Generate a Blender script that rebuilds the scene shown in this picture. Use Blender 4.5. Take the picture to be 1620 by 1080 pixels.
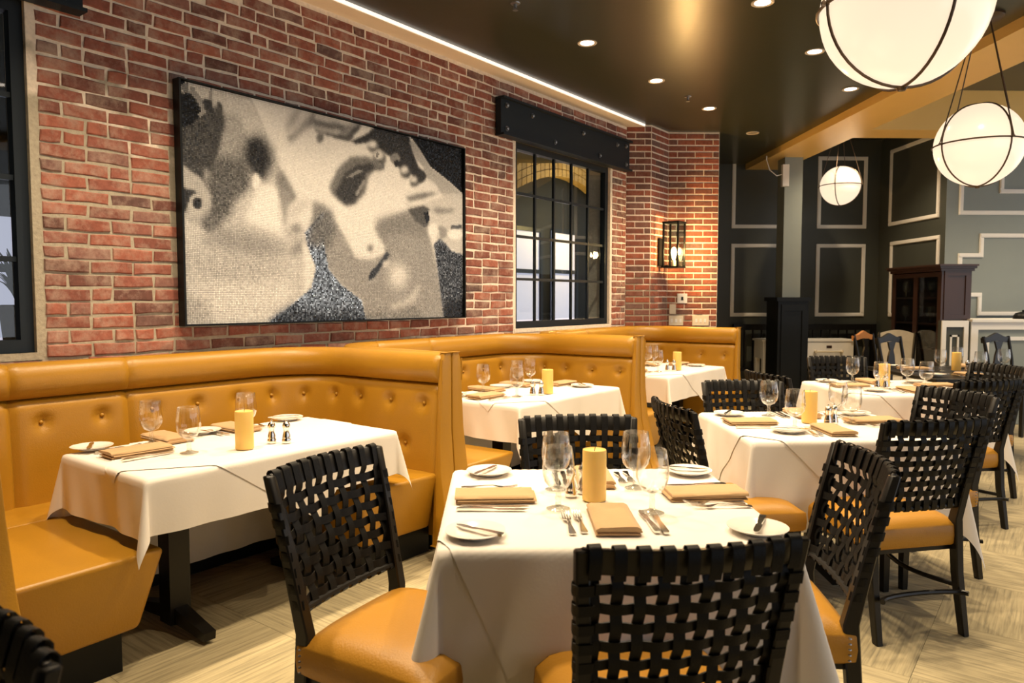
import bpy, bmesh, math, random
import numpy as np
from mathutils import Vector, Matrix
random.seed(7)
R = math.radians
for o in list(bpy.data.objects): bpy.data.objects.remove(o)
SC = bpy.context.scene
COL = SC.collection

# ------------------------------------------------------------------ camera, world, exposure
CAM_H, CAM_F, YAW, PIT = 1.40, 1150.0, R(1.5), R(3.35)
cam = bpy.data.cameras.new('camera'); camo = bpy.data.objects.new('camera', cam); COL.objects.link(camo)
cam.sensor_fit = 'HORIZONTAL'; cam.sensor_width = 36.0; cam.lens = CAM_F/1620*36
camo.location = (0, 0, CAM_H); camo.rotation_euler = (R(90)-PIT, 0, -YAW)
cam.clip_start = .05; cam.dof.use_dof = True; cam.dof.focus_distance = 3.5; cam.dof.aperture_fstop = 4.5
SC.camera = camo
world = bpy.data.worlds.new('world'); SC.world = world; world.use_nodes = True
bg = world.node_tree.nodes['Background']; bg.inputs[0].default_value = (.92, .945, 1.0, 1); bg.inputs[1].default_value = 1.1
SC.view_settings.view_transform = 'Standard'; SC.view_settings.look = 'None'
SC.view_settings.exposure = 0.25; SC.view_settings.gamma = 1.0; SC.view_settings.use_curve_mapping = False
SPOT_W, SPOT_COL = 120.0, (1.0, .78, .51)

def proj(X, Y, Z):
    Z -= CAM_H; r = X*math.cos(YAW)-Y*math.sin(YAW); f = X*math.sin(YAW)+Y*math.cos(YAW)
    ff = f*math.cos(PIT)-Z*math.sin(PIT); up = f*math.sin(PIT)+Z*math.cos(PIT)
    return 810+CAM_F*r/ff, 540-CAM_F*up/ff

# brick wall frame: s runs along the wall away from the camera, D out into the room
P0 = (-2.0629, 3.5452); WA = R(51.1)
WD = (math.cos(WA), math.sin(WA)); WN = (math.sin(WA), -math.cos(WA))
def W(s, D, z=0.0): return (P0[0]+s*WD[0]+D*WN[0], P0[1]+s*WD[1]+D*WN[1], z)
CEIL = 3.262

# ------------------------------------------------------------------ materials
MATS = {}
def nodes(name):
    m = bpy.data.materials.new(name); m.use_nodes = True
    nt = m.node_tree; b = nt.nodes['Principled BSDF']; MATS[name] = m
    return m, nt, b
def mat(name, col, rough=.5, metal=0.0, noise=0.0, nscale=20.0, bump=0.0, bscale=60.0, spec=.5, stretch=None, emit=0.0, sheen=0.0, sss=0.0, trans=0.0, coat=0.0):
    m, nt, b = nodes(name); N = nt.nodes; L = nt.links
    b.inputs['Base Color'].default_value = (*col, 1); b.inputs['Roughness'].default_value = rough
    b.inputs['Metallic'].default_value = metal; b.inputs['Specular IOR Level'].default_value = spec
    if sheen: b.inputs['Sheen Weight'].default_value = sheen
    if coat: b.inputs['Coat Weight'].default_value = coat; b.inputs['Coat Roughness'].default_value = .15
    if sss:
        b.inputs['Subsurface Weight'].default_value = sss; b.inputs['Subsurface Radius'].default_value = (.03, .015, .006)
    if trans: b.inputs['Transmission Weight'].default_value = trans; b.inputs['IOR'].default_value = 1.48
    if emit: b.inputs['Emission Color'].default_value = (*col, 1); b.inputs['Emission Strength'].default_value = emit
    if noise or bump:
        tc = N.new('ShaderNodeTexCoord'); vec = tc.outputs['Object']
        if stretch:
            mp = N.new('ShaderNodeMapping'); mp.inputs['Scale'].default_value = stretch; L.new(vec, mp.inputs[0]); vec = mp.outputs[0]
        if noise:
            n = N.new('ShaderNodeTexNoise'); n.inputs['Scale'].default_value = nscale; n.inputs['Detail'].default_value = 5; L.new(vec, n.inputs['Vector'])
            r = N.new('ShaderNodeMapRange'); r.inputs[3].default_value = 1-noise; r.inputs[4].default_value = 1+noise; L.new(n.outputs['Fac'], r.inputs[0])
            x = N.new('ShaderNodeMix'); x.data_type = 'RGBA'; x.blend_type = 'MULTIPLY'; x.inputs[0].default_value = 1
            x.inputs[6].default_value = (*col, 1); L.new(r.outputs[0], x.inputs[7]); L.new(x.outputs[2], b.inputs['Base Color'])
        if bump:
            n2 = N.new('ShaderNodeTexNoise'); n2.inputs['Scale'].default_value = bscale; n2.inputs['Detail'].default_value = 4; L.new(vec, n2.inputs['Vector'])
            bp = N.new('ShaderNodeBump'); bp.inputs['Strength'].default_value = bump; bp.inputs['Distance'].default_value = .01
            L.new(n2.outputs['Fac'], bp.inputs['Height']); L.new(bp.outputs[0], b.inputs['Normal'])
    return m

def brick_mat(name, stops, wash, washcol, washscale):
    m, nt, b = nodes(name); N = nt.nodes; L = nt.links
    oi = N.new('ShaderNodeObjectInfo'); ge = N.new('ShaderNodeNewGeometry')
    ad = N.new('ShaderNodeMath'); ad.operation = 'ADD'; L.new(oi.outputs['Random'], ad.inputs[0]); L.new(ge.outputs['Random Per Island'], ad.inputs[1])
    fr = N.new('ShaderNodeMath'); fr.operation = 'FRACT'; L.new(ad.outputs[0], fr.inputs[0])
    cr = N.new('ShaderNodeValToRGB'); el = cr.color_ramp.elements
    el[0].position, el[0].color = stops[0][0], (*stops[0][1], 1); el[1].position, el[1].color = stops[-1][0], (*stops[-1][1], 1)
    for p, c in stops[1:-1]:
        e = el.new(p); e.color = (*c, 1)
    L.new(fr.outputs[0], cr.inputs[0])
    n = N.new('ShaderNodeTexNoise'); n.inputs['Scale'].default_value = 34; n.inputs['Detail'].default_value = 6; L.new(ge.outputs['Position'], n.inputs['Vector'])
    mr = N.new('ShaderNodeMapRange'); mr.inputs[3].default_value = .55; mr.inputs[4].default_value = 1.45; L.new(n.outputs['Fac'], mr.inputs[0])
    x = N.new('ShaderNodeMix'); x.data_type = 'RGBA'; x.blend_type = 'MULTIPLY'; x.inputs[0].default_value = 1
    L.new(cr.outputs[0], x.inputs[6]); L.new(mr.outputs[0], x.inputs[7])
    n3 = N.new('ShaderNodeTexNoise'); n3.inputs['Scale'].default_value = washscale; n3.inputs['Detail'].default_value = 8; n3.inputs['Roughness'].default_value = .72; L.new(ge.outputs['Position'], n3.inputs['Vector'])
    m3 = N.new('ShaderNodeMapRange'); m3.inputs[1].default_value = .46; m3.inputs[2].default_value = .74; m3.inputs[3].default_value = 0; m3.inputs[4].default_value = wash; L.new(n3.outputs['Fac'], m3.inputs[0])
    y = N.new('ShaderNodeMix'); y.data_type = 'RGBA'; L.new(m3.outputs[0], y.inputs[0]); L.new(x.outputs[2], y.inputs[6]); y.inputs[7].default_value = (*washcol, 1)
    L.new(y.outputs[2], b.inputs['Base Color']); b.inputs['Roughness'].default_value = .85; b.inputs['Specular IOR Level'].default_value = .25
    bp = N.new('ShaderNodeBump'); bp.inputs['Strength'].default_value = .5; bp.inputs['Distance'].default_value = .006; L.new(n.outputs['Fac'], bp.inputs['Height']); L.new(bp.outputs[0], b.inputs['Normal'])
    return m
brick_mat('old_brick', [(0, (.13, .062, .050)), (.1, (.21, .078, .058)), (.35, (.29, .098, .066)), (.6, (.35, .122, .080)), (.85, (.28, .100, .072)), (.94, (.25, .125, .100)), (1, (.11, .065, .058))], .75, (.52, .40, .32), 8)
brick_mat('new_brick', [(0, (.14, .070, .055)), (.3, (.26, .080, .050)), (.6, (.33, .098, .055)), (.85, (.22, .090, .066)), (1, (.16, .095, .08))], .22, (.40, .32, .26), 14)

def mortar_mat():
    m, nt, b = nodes('mortar'); N = nt.nodes; L = nt.links
    tc = N.new('ShaderNodeTexCoord'); sx = N.new('ShaderNodeSeparateXYZ'); L.new(tc.outputs['Object'], sx.inputs[0])
    n = N.new('ShaderNodeTexNoise'); n.inputs['Scale'].default_value = 5; n.inputs['Detail'].default_value = 6; L.new(tc.outputs['Object'], n.inputs['Vector'])
    # the repointed patch of grey mortar low on the near part of the wall
    a = N.new('ShaderNodeMath'); a.operation = 'MULTIPLY_ADD'; a.inputs[1].default_value = -.55; a.inputs[2].default_value = 2.75; L.new(sx.outputs[0], a.inputs[0])
    c = N.new('ShaderNodeMath'); c.operation = 'SUBTRACT'; L.new(a.outputs[0], c.inputs[0]); L.new(sx.outputs[2], c.inputs[1])
    e = N.new('ShaderNodeMath'); e.operation = 'MULTIPLY_ADD'; e.inputs[1].default_value = 1.4; L.new(n.outputs['Fac'], e.inputs[0]); L.new(c.outputs[0], e.inputs[2])
    mr = N.new('ShaderNodeMapRange'); mr.inputs[1].default_value = .95; mr.inputs[2].default_value = 1.1; L.new(e.outputs[0], mr.inputs[0])
    y = N.new('ShaderNodeMix'); y.data_type = 'RGBA'; L.new(mr.outputs[0], y.inputs[0]); y.inputs[6].default_value = (.86, .75, .62, 1); y.inputs[7].default_value = (.42, .37, .28, 1)
    n2 = N.new('ShaderNodeTexNoise'); n2.inputs['Scale'].default_value = 45; n2.inputs['Detail'].default_value = 6; L.new(tc.outputs['Object'], n2.inputs['Vector'])
    mr2 = N.new('ShaderNodeMapRange'); mr2.inputs[3].default_value = .7; mr2.inputs[4].default_value = 1.25; L.new(n2.outputs['Fac'], mr2.inputs[0])
    x = N.new('ShaderNodeMix'); x.data_type = 'RGBA'; x.blend_type = 'MULTIPLY'; x.inputs[0].default_value = 1; L.new(y.outputs[2], x.inputs[6]); L.new(mr2.outputs[0], x.inputs[7])
    L.new(x.outputs[2], b.inputs['Base Color']); b.inputs['Roughness'].default_value = .95
    bp = N.new('ShaderNodeBump'); bp.inputs['Strength'].default_value = .8; bp.inputs['Distance'].default_value = .006; L.new(n2.outputs['Fac'], bp.inputs['Height']); L.new(bp.outputs[0], b.inputs['Normal'])
mortar_mat()

def carpet_mat():
    m, nt, b = nodes('carpet'); N = nt.nodes; L = nt.links
    tc = N.new('ShaderNodeTexCoord'); oi = N.new('ShaderNodeObjectInfo')
    off = N.new('ShaderNodeVectorMath'); off.operation = 'MULTIPLY_ADD'; L.new(oi.outputs['Random'], off.inputs[0]); off.inputs[1].default_value = (17, 31, 5); L.new(tc.outputs['Object'], off.inputs[2])
    mp = N.new('ShaderNodeMapping'); mp.inputs['Scale'].default_value = (3.2, 75, 1); L.new(off.outputs[0], mp.inputs[0])
    n = N.new('ShaderNodeTexNoise'); n.inputs['Scale'].default_value = 1.0; n.inputs['Detail'].default_value = 4; n.inputs['Roughness'].default_value = .62; n.inputs['Distortion'].default_value = .3; L.new(mp.outputs[0], n.inputs['Vector'])
    cr = N.new('ShaderNodeValToRGB'); el = cr.color_ramp.elements
    el[0].position, el[0].color = .32, (.25, .215, .13, 1); el[1].position, el[1].color = .68, (.50, .42, .25, 1)
    e = el.new(.5); e.color = (.41, .345, .205, 1); L.new(n.outputs['Fac'], cr.inputs[0])
    L.new(cr.outputs[0], b.inputs['Base Color']); b.inputs['Roughness'].default_value = .95; b.inputs['Specular IOR Level'].default_value = .1; b.inputs['Sheen Weight'].default_value = .15
    bp = N.new('ShaderNodeBump'); bp.inputs['Strength'].default_value = .35; bp.inputs['Distance'].default_value = .004; L.new(n.outputs['Fac'], bp.inputs['Height']); L.new(bp.outputs[0], b.inputs['Normal'])
carpet_mat()

def clear_glass(name, tint, base, ior):
    m, nt, b = nodes(name); N = nt.nodes; L = nt.links; N.remove(b)
    t = N.new('ShaderNodeBsdfTransparent'); t.inputs[0].default_value = (*tint, 1)
    g = N.new('ShaderNodeBsdfGlossy'); g.inputs['Roughness'].default_value = .02; g.inputs[0].default_value = (1, 1, 1, 1)
    f = N.new('ShaderNodeLayerWeight'); f.inputs[0].default_value = .5
    p = N.new('ShaderNodeMath'); p.operation = 'POWER'; p.inputs[1].default_value = ior; L.new(f.outputs['Facing'], p.inputs[0])
    a = N.new('ShaderNodeMath'); a.operation = 'MULTIPLY_ADD'; a.use_clamp = True; a.inputs[1].default_value = .85; a.inputs[2].default_value = base; L.new(p.outputs[0], a.inputs[0])
    x = N.new('ShaderNodeMixShader'); L.new(a.outputs[0], x.inputs[0]); L.new(t.outputs[0], x.inputs[1]); L.new(g.outputs[0], x.inputs[2])
    L.new(x.outputs[0], N['Material Output'].inputs[0])
clear_glass('goblet_glass', (.98, .98, .975), .05, 2.6)
clear_glass('pane_glass', (.80, .84, .86), .04, 4.5)
clear_glass('solid_glass', (.94, .95, .93), .10, 2.2)

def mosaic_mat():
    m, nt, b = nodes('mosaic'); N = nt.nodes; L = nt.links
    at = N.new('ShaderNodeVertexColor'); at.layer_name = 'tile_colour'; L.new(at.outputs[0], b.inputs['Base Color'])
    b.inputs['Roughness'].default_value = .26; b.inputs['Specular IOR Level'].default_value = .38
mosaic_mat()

mat('plaster', (.88, .77, .64), .8, noise=.06, nscale=4)
mat('white_paint', (.80, .78, .74), .5)
mat('ceiling_paint', (.037, .036, .016), .30, noise=.08, nscale=3, bump=.03, bscale=25, spec=.5)
mat('gold_paint', (.80, .52, .16), .34, noise=.05, nscale=3, bump=.03, bscale=14)
mat('green_paint', (.054, .058, .047), .5, noise=.08, nscale=5)
mat('pale_green_paint', (.245, .275, .255), .5, noise=.05, nscale=5)
mat('black_paint', (.005, .006, .006), .42, spec=.22)
mat('steel', (.009, .014, .019), .45, noise=.15, nscale=9, spec=.3)
mat('bolt_steel', (.30, .30, .30), .35, metal=.9)
mat('booth_leather', (.385, .19, .014), .36, noise=.09, nscale=7, bump=.10, bscale=160, spec=.45)
mat('seat_leather', (.45, .215, .022), .40, noise=.07, nscale=8, bump=.10, bscale=160, spec=.4)
mat('strap_leather', (.0032, .0030, .0026), .48, noise=.25, nscale=20, bump=.12, bscale=200, spec=.22)
mat('black_wood', (.006, .005, .004), .35, noise=.2, nscale=12, spec=.35)
mat('mahogany', (.045, .020, .013), .32, noise=.35, nscale=6, stretch=(1, 1, .12), spec=.5)
mat('cloth', (.78, .73, .67), .9, noise=.025, nscale=7, bump=.035, bscale=120, spec=.15, sheen=.15)
mat('napkin', (.49, .32, .165), .92, noise=.05, nscale=30, bump=.12, bscale=160, spec=.1, sheen=.2)
mat('porcelain', (.80, .76, .70), .12, spec=.6)
mat('silver', (.78, .75, .70), .17, metal=1.0)
mat('wax', (.84, .56, .16), .45, noise=.05, nscale=9, sss=.35, spec=.35)
mat('led_strip', (1.0, .93, .84), .5, emit=.8)
mat('wick', (.05, .04, .03), .9)
mat('globe_glass', (.40, .34, .27), .2, spec=.5)
MATS['globe_glass'].node_tree.nodes['Principled BSDF'].inputs['Emission Color'].default_value = (1.0, .80, .58, 1)
MATS['globe_glass'].node_tree.nodes['Principled BSDF'].inputs['Emission Strength'].default_value = .84
mat('bronze', (.10, .068, .045), .38, metal=.6)
mat('lamp_lens', (1.0, .86, .72), .4, emit=5.0)
mat('lamp_off', (.30, .26, .20), .4)
mat('trim_ring', (.60, .52, .42), .4)
mat('filament', (1.0, .62, .22), .4, emit=45.0)
mat('ivory_plastic', (.70, .62, .47), .4)
mat('ivory_fabric', (.50, .46, .38), .9, noise=.2, nscale=12)
mat('tan_leather', (.42, .18, .06), .4)
mat('daylight', (.78, .76, .92), .5, emit=.62)
brick_mat('gold_brick', [(0, (.40, .24, .07)), (.5, (.55, .36, .13)), (1, (.35, .22, .08))], .2, (.6, .5, .3), 14)
mat('dark_room', (.008, .008, .008), .8)
mat('leaf', (.035, .07, .02), .5)
mat('basket', (.20, .13, .06), .8, noise=.3, nscale=40)
mat('hem_shadow', (.03, .03, .03), .6)

# ------------------------------------------------------------------ mesh helpers
class MB:
    def __init__(s): s.v = []; s.f = []
    def add(s, vs, fs):
        k = len(s.v); s.v += [tuple(p) for p in vs]; s.f += [tuple(i+k for i in f) for f in fs]; return s
    def box(s, x0, x1, y0, y1, z0, z1):
        return s.add([(x0,y0,z0),(x1,y0,z0),(x1,y1,z0),(x0,y1,z0),(x0,y0,z1),(x1,y0,z1),(x1,y1,z1),(x0,y1,z1)],
                     [(3,2,1,0),(4,5,6,7),(0,1,5,4),(1,2,6,5),(2,3,7,6),(3,0,4,7)])
    def bar(s, a, b, w, h, w2=None, h2=None, up=(0,0,1)):
        a = Vector(a); b = Vector(b); d = (b-a).normalized(); u = Vector(up)
        if abs(d.dot(u)) > .95: u = Vector((0,1,0))
        r = d.cross(u).normalized(); u = r.cross(d).normalized()
        w2 = w if w2 is None else w2; h2 = h if h2 is None else h2; vs = []
        for p, ww, hh in ((a, w, h), (b, w2, h2)):
            for i, j in ((-1,-1),(1,-1),(1,1),(-1,1)): vs.append(p+r*(i*ww/2)+u*(j*hh/2))
        return s.add(vs, [(0,1,2,3),(7,6,5,4),(4,5,1,0),(5,6,2,1),(6,7,3,2),(7,4,0,3)])
    def lathe(s, prof, n=20, c=(0,0,0), cap=True):
        vs = []; fs = []
        for r, z in prof:
            for i in range(n):
                a = 2*math.pi*i/n; vs.append((c[0]+r*math.cos(a), c[1]+r*math.sin(a), c[2]+z))
        for k in range(len(prof)-1):
            for i in range(n):
                j = (i+1) % n; fs.append((k*n+i, k*n+j, (k+1)*n+j, (k+1)*n+i))
        if cap:
            if prof[0][0] > 1e-5: fs.append(tuple(reversed(range(n))))
            if prof[-1][0] > 1e-5: fs.append(tuple((len(prof)-1)*n+i for i in range(n)))
        return s.add(vs, fs)
    def tube(s, pts, r, n=8, closed=False):
        P = [Vector(p) for p in pts]; m = len(P); vs = []; fs = []; pu = None
        for k in range(m):
            if closed: t = (P[(k+1) % m]-P[k-1]).normalized()
            else: t = (P[min(k+1, m-1)]-P[max(k-1, 0)]).normalized()
            u = pu if pu is not None else (Vector((0,0,1)) if abs(t.z) < .9 else Vector((1,0,0)))
            u = (u-t*u.dot(t)).normalized(); pu = u; w = t.cross(u)
            rr = r[k] if isinstance(r, (list, tuple)) else r
            for i in range(n):
                a = 2*math.pi*i/n; vs.append(P[k]+u*(rr*math.cos(a))+w*(rr*math.sin(a)))
        for k in range(m if closed else m-1):
            q = (k+1) % m
            for i in range(n):
                j = (i+1) % n; fs.append((k*n+i, k*n+j, q*n+j, q*n+i))
        if not closed: fs += [tuple(reversed(range(n))), tuple((m-1)*n+i for i in range(n))]
        return s.add(vs, fs)
    def prism(s, poly, axis, a, b):
        # poly in the two other axes
        def P(u, v, t): return (t,u,v) if axis == 'x' else ((u,t,v) if axis == 'y' else (u,v,t))
        n = len(poly); vs = [P(u,v,a) for u,v in poly]+[P(u,v,b) for u,v in poly]
        fs = [tuple(range(n)), tuple(reversed(range(n,2*n)))]+[(i,i+n,(i+1)%n+n,(i+1)%n) for i in range(n)]
        return s.add(vs, fs)
    def grid(s, fn, nu, nv, closed_v=False):
        vs = [fn(i/(nu-1), j/(nv-1)) for i in range(nu) for j in range(nv)]
        fs = [(i*nv+j, (i+1)*nv+j, (i+1)*nv+j+1, i*nv+j+1) for i in range(nu-1) for j in range(nv-1)]
        return s.add(vs, fs)
    def mesh(s, name, m, smooth=False, bevel=0.0, segs=2, angle=40, fix=True):
        me = bpy.data.meshes.new(name); me.from_pydata(s.v, [], s.f)
        if fix or bevel:
            bm = bmesh.new(); bm.from_mesh(me)
            if bevel:
                bmesh.ops.remove_doubles(bm, verts=bm.verts, dist=1e-5)
                es = [e for e in bm.edges if len(e.link_faces) == 2 and e.calc_face_angle(0) > R(25)]
                bmesh.ops.bevel(bm, geom=es, offset=bevel, segments=segs, affect='EDGES', profile=.5, clamp_overlap=True)
            bmesh.ops.recalc_face_normals(bm, faces=bm.faces); bm.to_mesh(me); bm.free()
        me.materials.append(MATS[m])
        if smooth:
            me.polygons.foreach_set('use_smooth', [True]*len(me.polygons))
            me.set_sharp_from_angle(angle=R(angle))
        me.update(); return me
    def build(s, name, m, parent=None, smooth=False, loc=(0,0,0), rotz=0.0, **kw):
        return place(name, s.mesh(name, m, smooth, **kw), parent, loc, rotz)
def place(name, me, parent=None, loc=(0,0,0), rotz=0.0):
    o = bpy.data.objects.new(name, me); COL.objects.link(o); o.parent = parent
    o.location = loc; o.rotation_euler = (0,0,rotz); return o
def tag(o, label, cat, group=None):
    o['label'] = label; o['category'] = cat
    if group: o['group'] = group
    return o
def thing(name, label, cat, loc=(0,0,0), rotz=0.0, group=None):
    o = bpy.data.objects.new(name, None); COL.objects.link(o); o.empty_display_size = .1
    o.location = loc; o.rotation_euler = (0,0,rotz); return tag(o, label, cat, group)
def struct(o, label, cat='wall'):
    o['kind'] = 'structure'; o['label'] = label; o['category'] = cat; return o
def copy_tree(o, parent=None):
    c = o.copy(); COL.objects.link(c); c.parent = parent
    for ch in o.children: copy_tree(ch, c)
    return c
def inst(proto, loc, rotz=0.0, label=None, group=None):
    if not proto.get('_used'): o = proto; proto['_used'] = 1
    else: o = copy_tree(proto)
    o.location = loc; o.rotation_euler = (0,0,rotz)
    if label: o['label'] = label
    if group: o['group'] = group
    return o

# ------------------------------------------------------------------ the room: floor
fl = MB().box(-9, 10, -3, 13, -.10, -.007).build('floor', 'carpet')
struct(fl, 'beige carpet tile floor with grey-green streaks', 'floor')
tile = MB().box(-.2993, .2993, -.2993, .2993, -.007, 0).mesh('carpet_tile', 'carpet')
def seen_floor(x, y):
    if y < .9: return False
    px, py = proj(x, y, 0); return -120 < px < 1740 and 560 < py < 1230
nt_ = 0
for i in range(-14, 15):
    for j in range(-14, 15):
        x = 1.5+(i*WD[0]-j*WD[1])*.6; y = 3.0+(i*WD[1]+j*WD[0])*.6
        sx = x-P0[0]; sy = y-P0[1]
        if sx*WN[0]+sy*WN[1] < .35 or x > 5.0 or y > 7.6 or not seen_floor(x, y): continue
        place('carpet_tile', tile, fl, (x, y, 0), WA+(math.pi/2 if (i+j) % 2 else 0)); nt_ += 1

# ------------------------------------------------------------------ the brick wall
OPEN = [(-1.79, -.115, 1.150, 2.765), (3.60, 5.235, 1.140, 2.765)]
S0, S1, ZT = -2.1, 5.57, 3.238
wm = MB()
wm.box(S0, OPEN[0][0], 0, .26, 0, ZT); wm.box(OPEN[0][0], OPEN[0][1], 0, .26, 0, OPEN[0][2]); wm.box(OPEN[0][0], OPEN[0][1], 0, .26, OPEN[0][3], ZT)
wm.box(OPEN[0][1], OPEN[1][0], 0, .26, 0, ZT)
wm.box(OPEN[1][0], OPEN[1][1], 0, .26, 0, OPEN[1][2]); wm.box(OPEN[1][0], OPEN[1][1], 0, .26, OPEN[1][3], ZT); wm.box(OPEN[1][1], S1, 0, .26, 0, ZT)
wl = wm.build('wall_left', 'mortar', None, loc=(P0[0], P0[1], 0), rotz=WA)
struct(wl, 'old red brick wall with pale and grey mortar behind the booths')

def brick_shape(L, rng, rough=.0042):
    # a worn brick: front face with its own chamfers, back buried in the mortar; unit centred at x=z=0, front towards -y
    h = .0535; c = .005; d = .030; j = lambda: rng.uniform(-rough, rough)
    o = [(-L/2, -h/2), (0, -h/2), (L/2, -h/2), (L/2, h/2), (0, h/2), (-L/2, h/2)]
    oo = [(x+j(), z+j()) for x, z in o]
    v = [(x, d, z) for x, z in oo]+[(x, .004, z) for x, z in oo]
    v += [(x*(1-2*c/L)+0, j()*.6, z*(1-2*c/h)) for x, z in oo]
    f = []
    for a in (0, 6):
        for i in range(6): f.append((a+i, a+(i+1) % 6, a+6+(i+1) % 6, a+6+i))
    f += [(12, 13, 16, 17), (13, 14, 15, 16)]
    return v, f
rng = random.Random(3)
FULL = [brick_shape(.197, rng) for _ in range(10)]; HEAD = [brick_shape(.094, rng) for _ in range(6)]
def brick_mesh(sh, m): return MB().add(*sh).mesh('brick', m)
FULLM = [brick_mesh(s, 'old_brick') for s in FULL]; HEADM = [brick_mesh(s, 'old_brick') for s in HEAD]

CH = .0677
PAINT = (.570, 2.852, 1.252, 2.565)
bricks = []
for k in range(33):
    z = 1.015+CH*k
    if z > ZT-.02: break
    z0, z1 = z-.03, z+.03
    x = S0+rng.uniform(0, .2)
    # spans between openings at this course
    spans = [(S0, S1)]
    for a, b, c, d in OPEN:
        if z1 > c-.03 and z0 < d+.02: spans = [q for p in spans for q in ((p[0], min(p[1], a-.035)), (max(p[0], b+.035), p[1])) if q[1]-q[0] > .02]
    for a, b in spans:
        x = a
        first = True
        while x < b-.03:
            L = .208 if rng.random() > .13 else .104
            if first and k % 2: L = .104
            if first and a == S0: L = rng.uniform(.05, .2)
            first = False
            L2 = min(L, b-x)
            if b-x-L < .05: L2 = b-x
            bricks.append((x+L2/2, z+rng.uniform(-.002, .002), L2-.0135))
            x += L2
def brick_seen(s, z, hl=.0):
    if s-hl > PAINT[0]-.03 and s+hl < PAINT[1]-.10 and PAINT[2]+.03 < z < PAINT[3]-.03: return 0
    if z < 1.085: return 0
    X, Y, _ = W(s, 0); px, py = proj(X, Y, z)
    if px < -10 or px > 1060 or py < -8: return 0
    return 1.0/(X*X+Y*Y+(z-CAM_H)**2)
order = sorted(range(len(bricks)), key=lambda i: -brick_seen(bricks[i][0], bricks[i][1], bricks[i][2]/2)*bricks[i][2])
sep = set(i for i in order[:300] if brick_seen(bricks[i][0], bricks[i][1], bricks[i][2]/2) > 0)
rest = MB()
for i, (s, z, L) in enumerate(bricks):
    head = L < .14; q = rng.randrange(6 if head else 10); dy = -.0065+rng.uniform(-.003, .003)
    sc = L/(.094 if head else .197)
    if i in sep:
        o = place('brick', (HEADM if head else FULLM)[q], wl, (s, dy, z)); o.scale = (sc, 1, 1); o.rotation_euler = (rng.uniform(-.02, .02), rng.uniform(-.012, .012), rng.uniform(-.012, .012))
    elif brick_seen(s, z, L/2) > 0 or (abs(z-PAINT[2]) < .2):
        v, f = (HEAD if head else FULL)[q]; rest.add([(x*sc+s, y+dy, zz+z) for x, y, zz in v], f)
ro = rest.build('brickwork', 'old_brick', wl); ro['kind'] = 'stuff'

# pier at the far end of the brick wall
Q1 = W(S1, 0); Q1 = (Q1[0], Q1[1]); Q2 = (1.7066, Q1[1]); Q3 = (1.9702, 8.2067); Q4 = (2.543, 8.2067)
pm = MB(); back = [(Q4[0], 8.75), (Q1[0]-.05, 8.75)]
poly = [(Q1[0]-.03, Q1[1]), Q2, Q3, Q4]+back
pm.prism(poly, 'z', 0, CEIL)
wp = pm.build('wall_back_left', 'mortar'); struct(wp, 'newer red brick corner pier beside the far booth')
SMB = brick_mesh(brick_shape(.190, rng, .0012), 'new_brick'); SMH = brick_mesh(brick_shape(.090, rng, .0012), 'new_brick')
n_p = 0
PR = MB()
for (A, B) in ((Q1, Q2), (Q2, Q3), (Q3, Q4)):
    L_ = math.hypot(B[0]-A[0], B[1]-A[1]); an = math.atan2(B[1]-A[1], B[0]-A[0])
    k = 0; z = 1.05
    while z < CEIL-.03:
        x = 0.0
        first = True
        while x < L_-.015:
            L = .1 if (first and k % 2) else .2
            first = False
            L = min(L, L_-x)
            if L_-x-L < .03: L = L_-x
            c = (A[0]+(x+L/2)*math.cos(an), A[1]+(x+L/2)*math.sin(an))
            sh = SMB if L > .14 else SMH
            o = place('brick', sh, wp, (c[0]+math.sin(an)*.006, c[1]-math.cos(an)*.006, z), an)
            o.scale = ((L-.009)/(.190 if L > .14 else .090), 1, 1); n_p += 1
            x += L
        z += CH; k += 1

wf = MB().box(-8.5, 3.2, -3.1, -2.9, 0, CEIL+.2).build('wall_front_blocker', 'green_paint'); struct(wf, 'unseen dark wall added behind the camera to block light')  # unseen wall, added to stop world light coming from behind the camera
wr = MB().box(S0-5.5, S0, 0, .26, 0, CEIL+.1).build('wall_left_near', 'mortar', None, loc=(P0[0], P0[1], 0), rotz=WA); struct(wr, 'plain wall left of the steel window, out of frame')
# soffit along the brick wall, ceilings, beams
sf = MB(); sf.prism([(S0, 0), (S1, 0), (S1+.115, -.16), (S0, -.16)], 'z', 3.238, CEIL+.05)
so = sf.build('trim_1', 'plaster', None, loc=(P0[0], P0[1], 0), rotz=WA); struct(so, 'pale plaster soffit strip along the top of the brick wall', 'trim')
ed = MB().box(S0, S1+.10, -.172, -.1605, 3.243, CEIL+.05); e_ = ed.build('light_strip', 'led_strip', so)
cl = MB(); cl.prism([(-8.5, -3), (3.5, -3), (3.5, 10.1), (-8.5, 10.1)], 'z', CEIL, CEIL+.2)
co = cl.build('ceiling', 'ceiling_paint'); struct(co, 'dark satin olive-brown ceiling with recessed lights', 'ceiling')
bm_ = MB().box(3.5, 4.0, -3, 10.1, 3.185, 3.75); b1 = bm_.build('trim_2', 'gold_paint'); struct(b1, 'long gold-painted ceiling beam', 'beam')
b2 = MB().box(4.0, 10, 7.70, 8.09, 3.185, 3.75).build('trim_3', 'gold_paint'); struct(b2, 'gold-painted cross beam before the green wall', 'beam')
c2 = MB().box(4.0, 10, -3, 10.1, 3.60, 3.75).build('ceiling', 'ceiling_paint'); struct(c2, 'dark raised ceiling bay right of the gold beam', 'ceiling')

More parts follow.
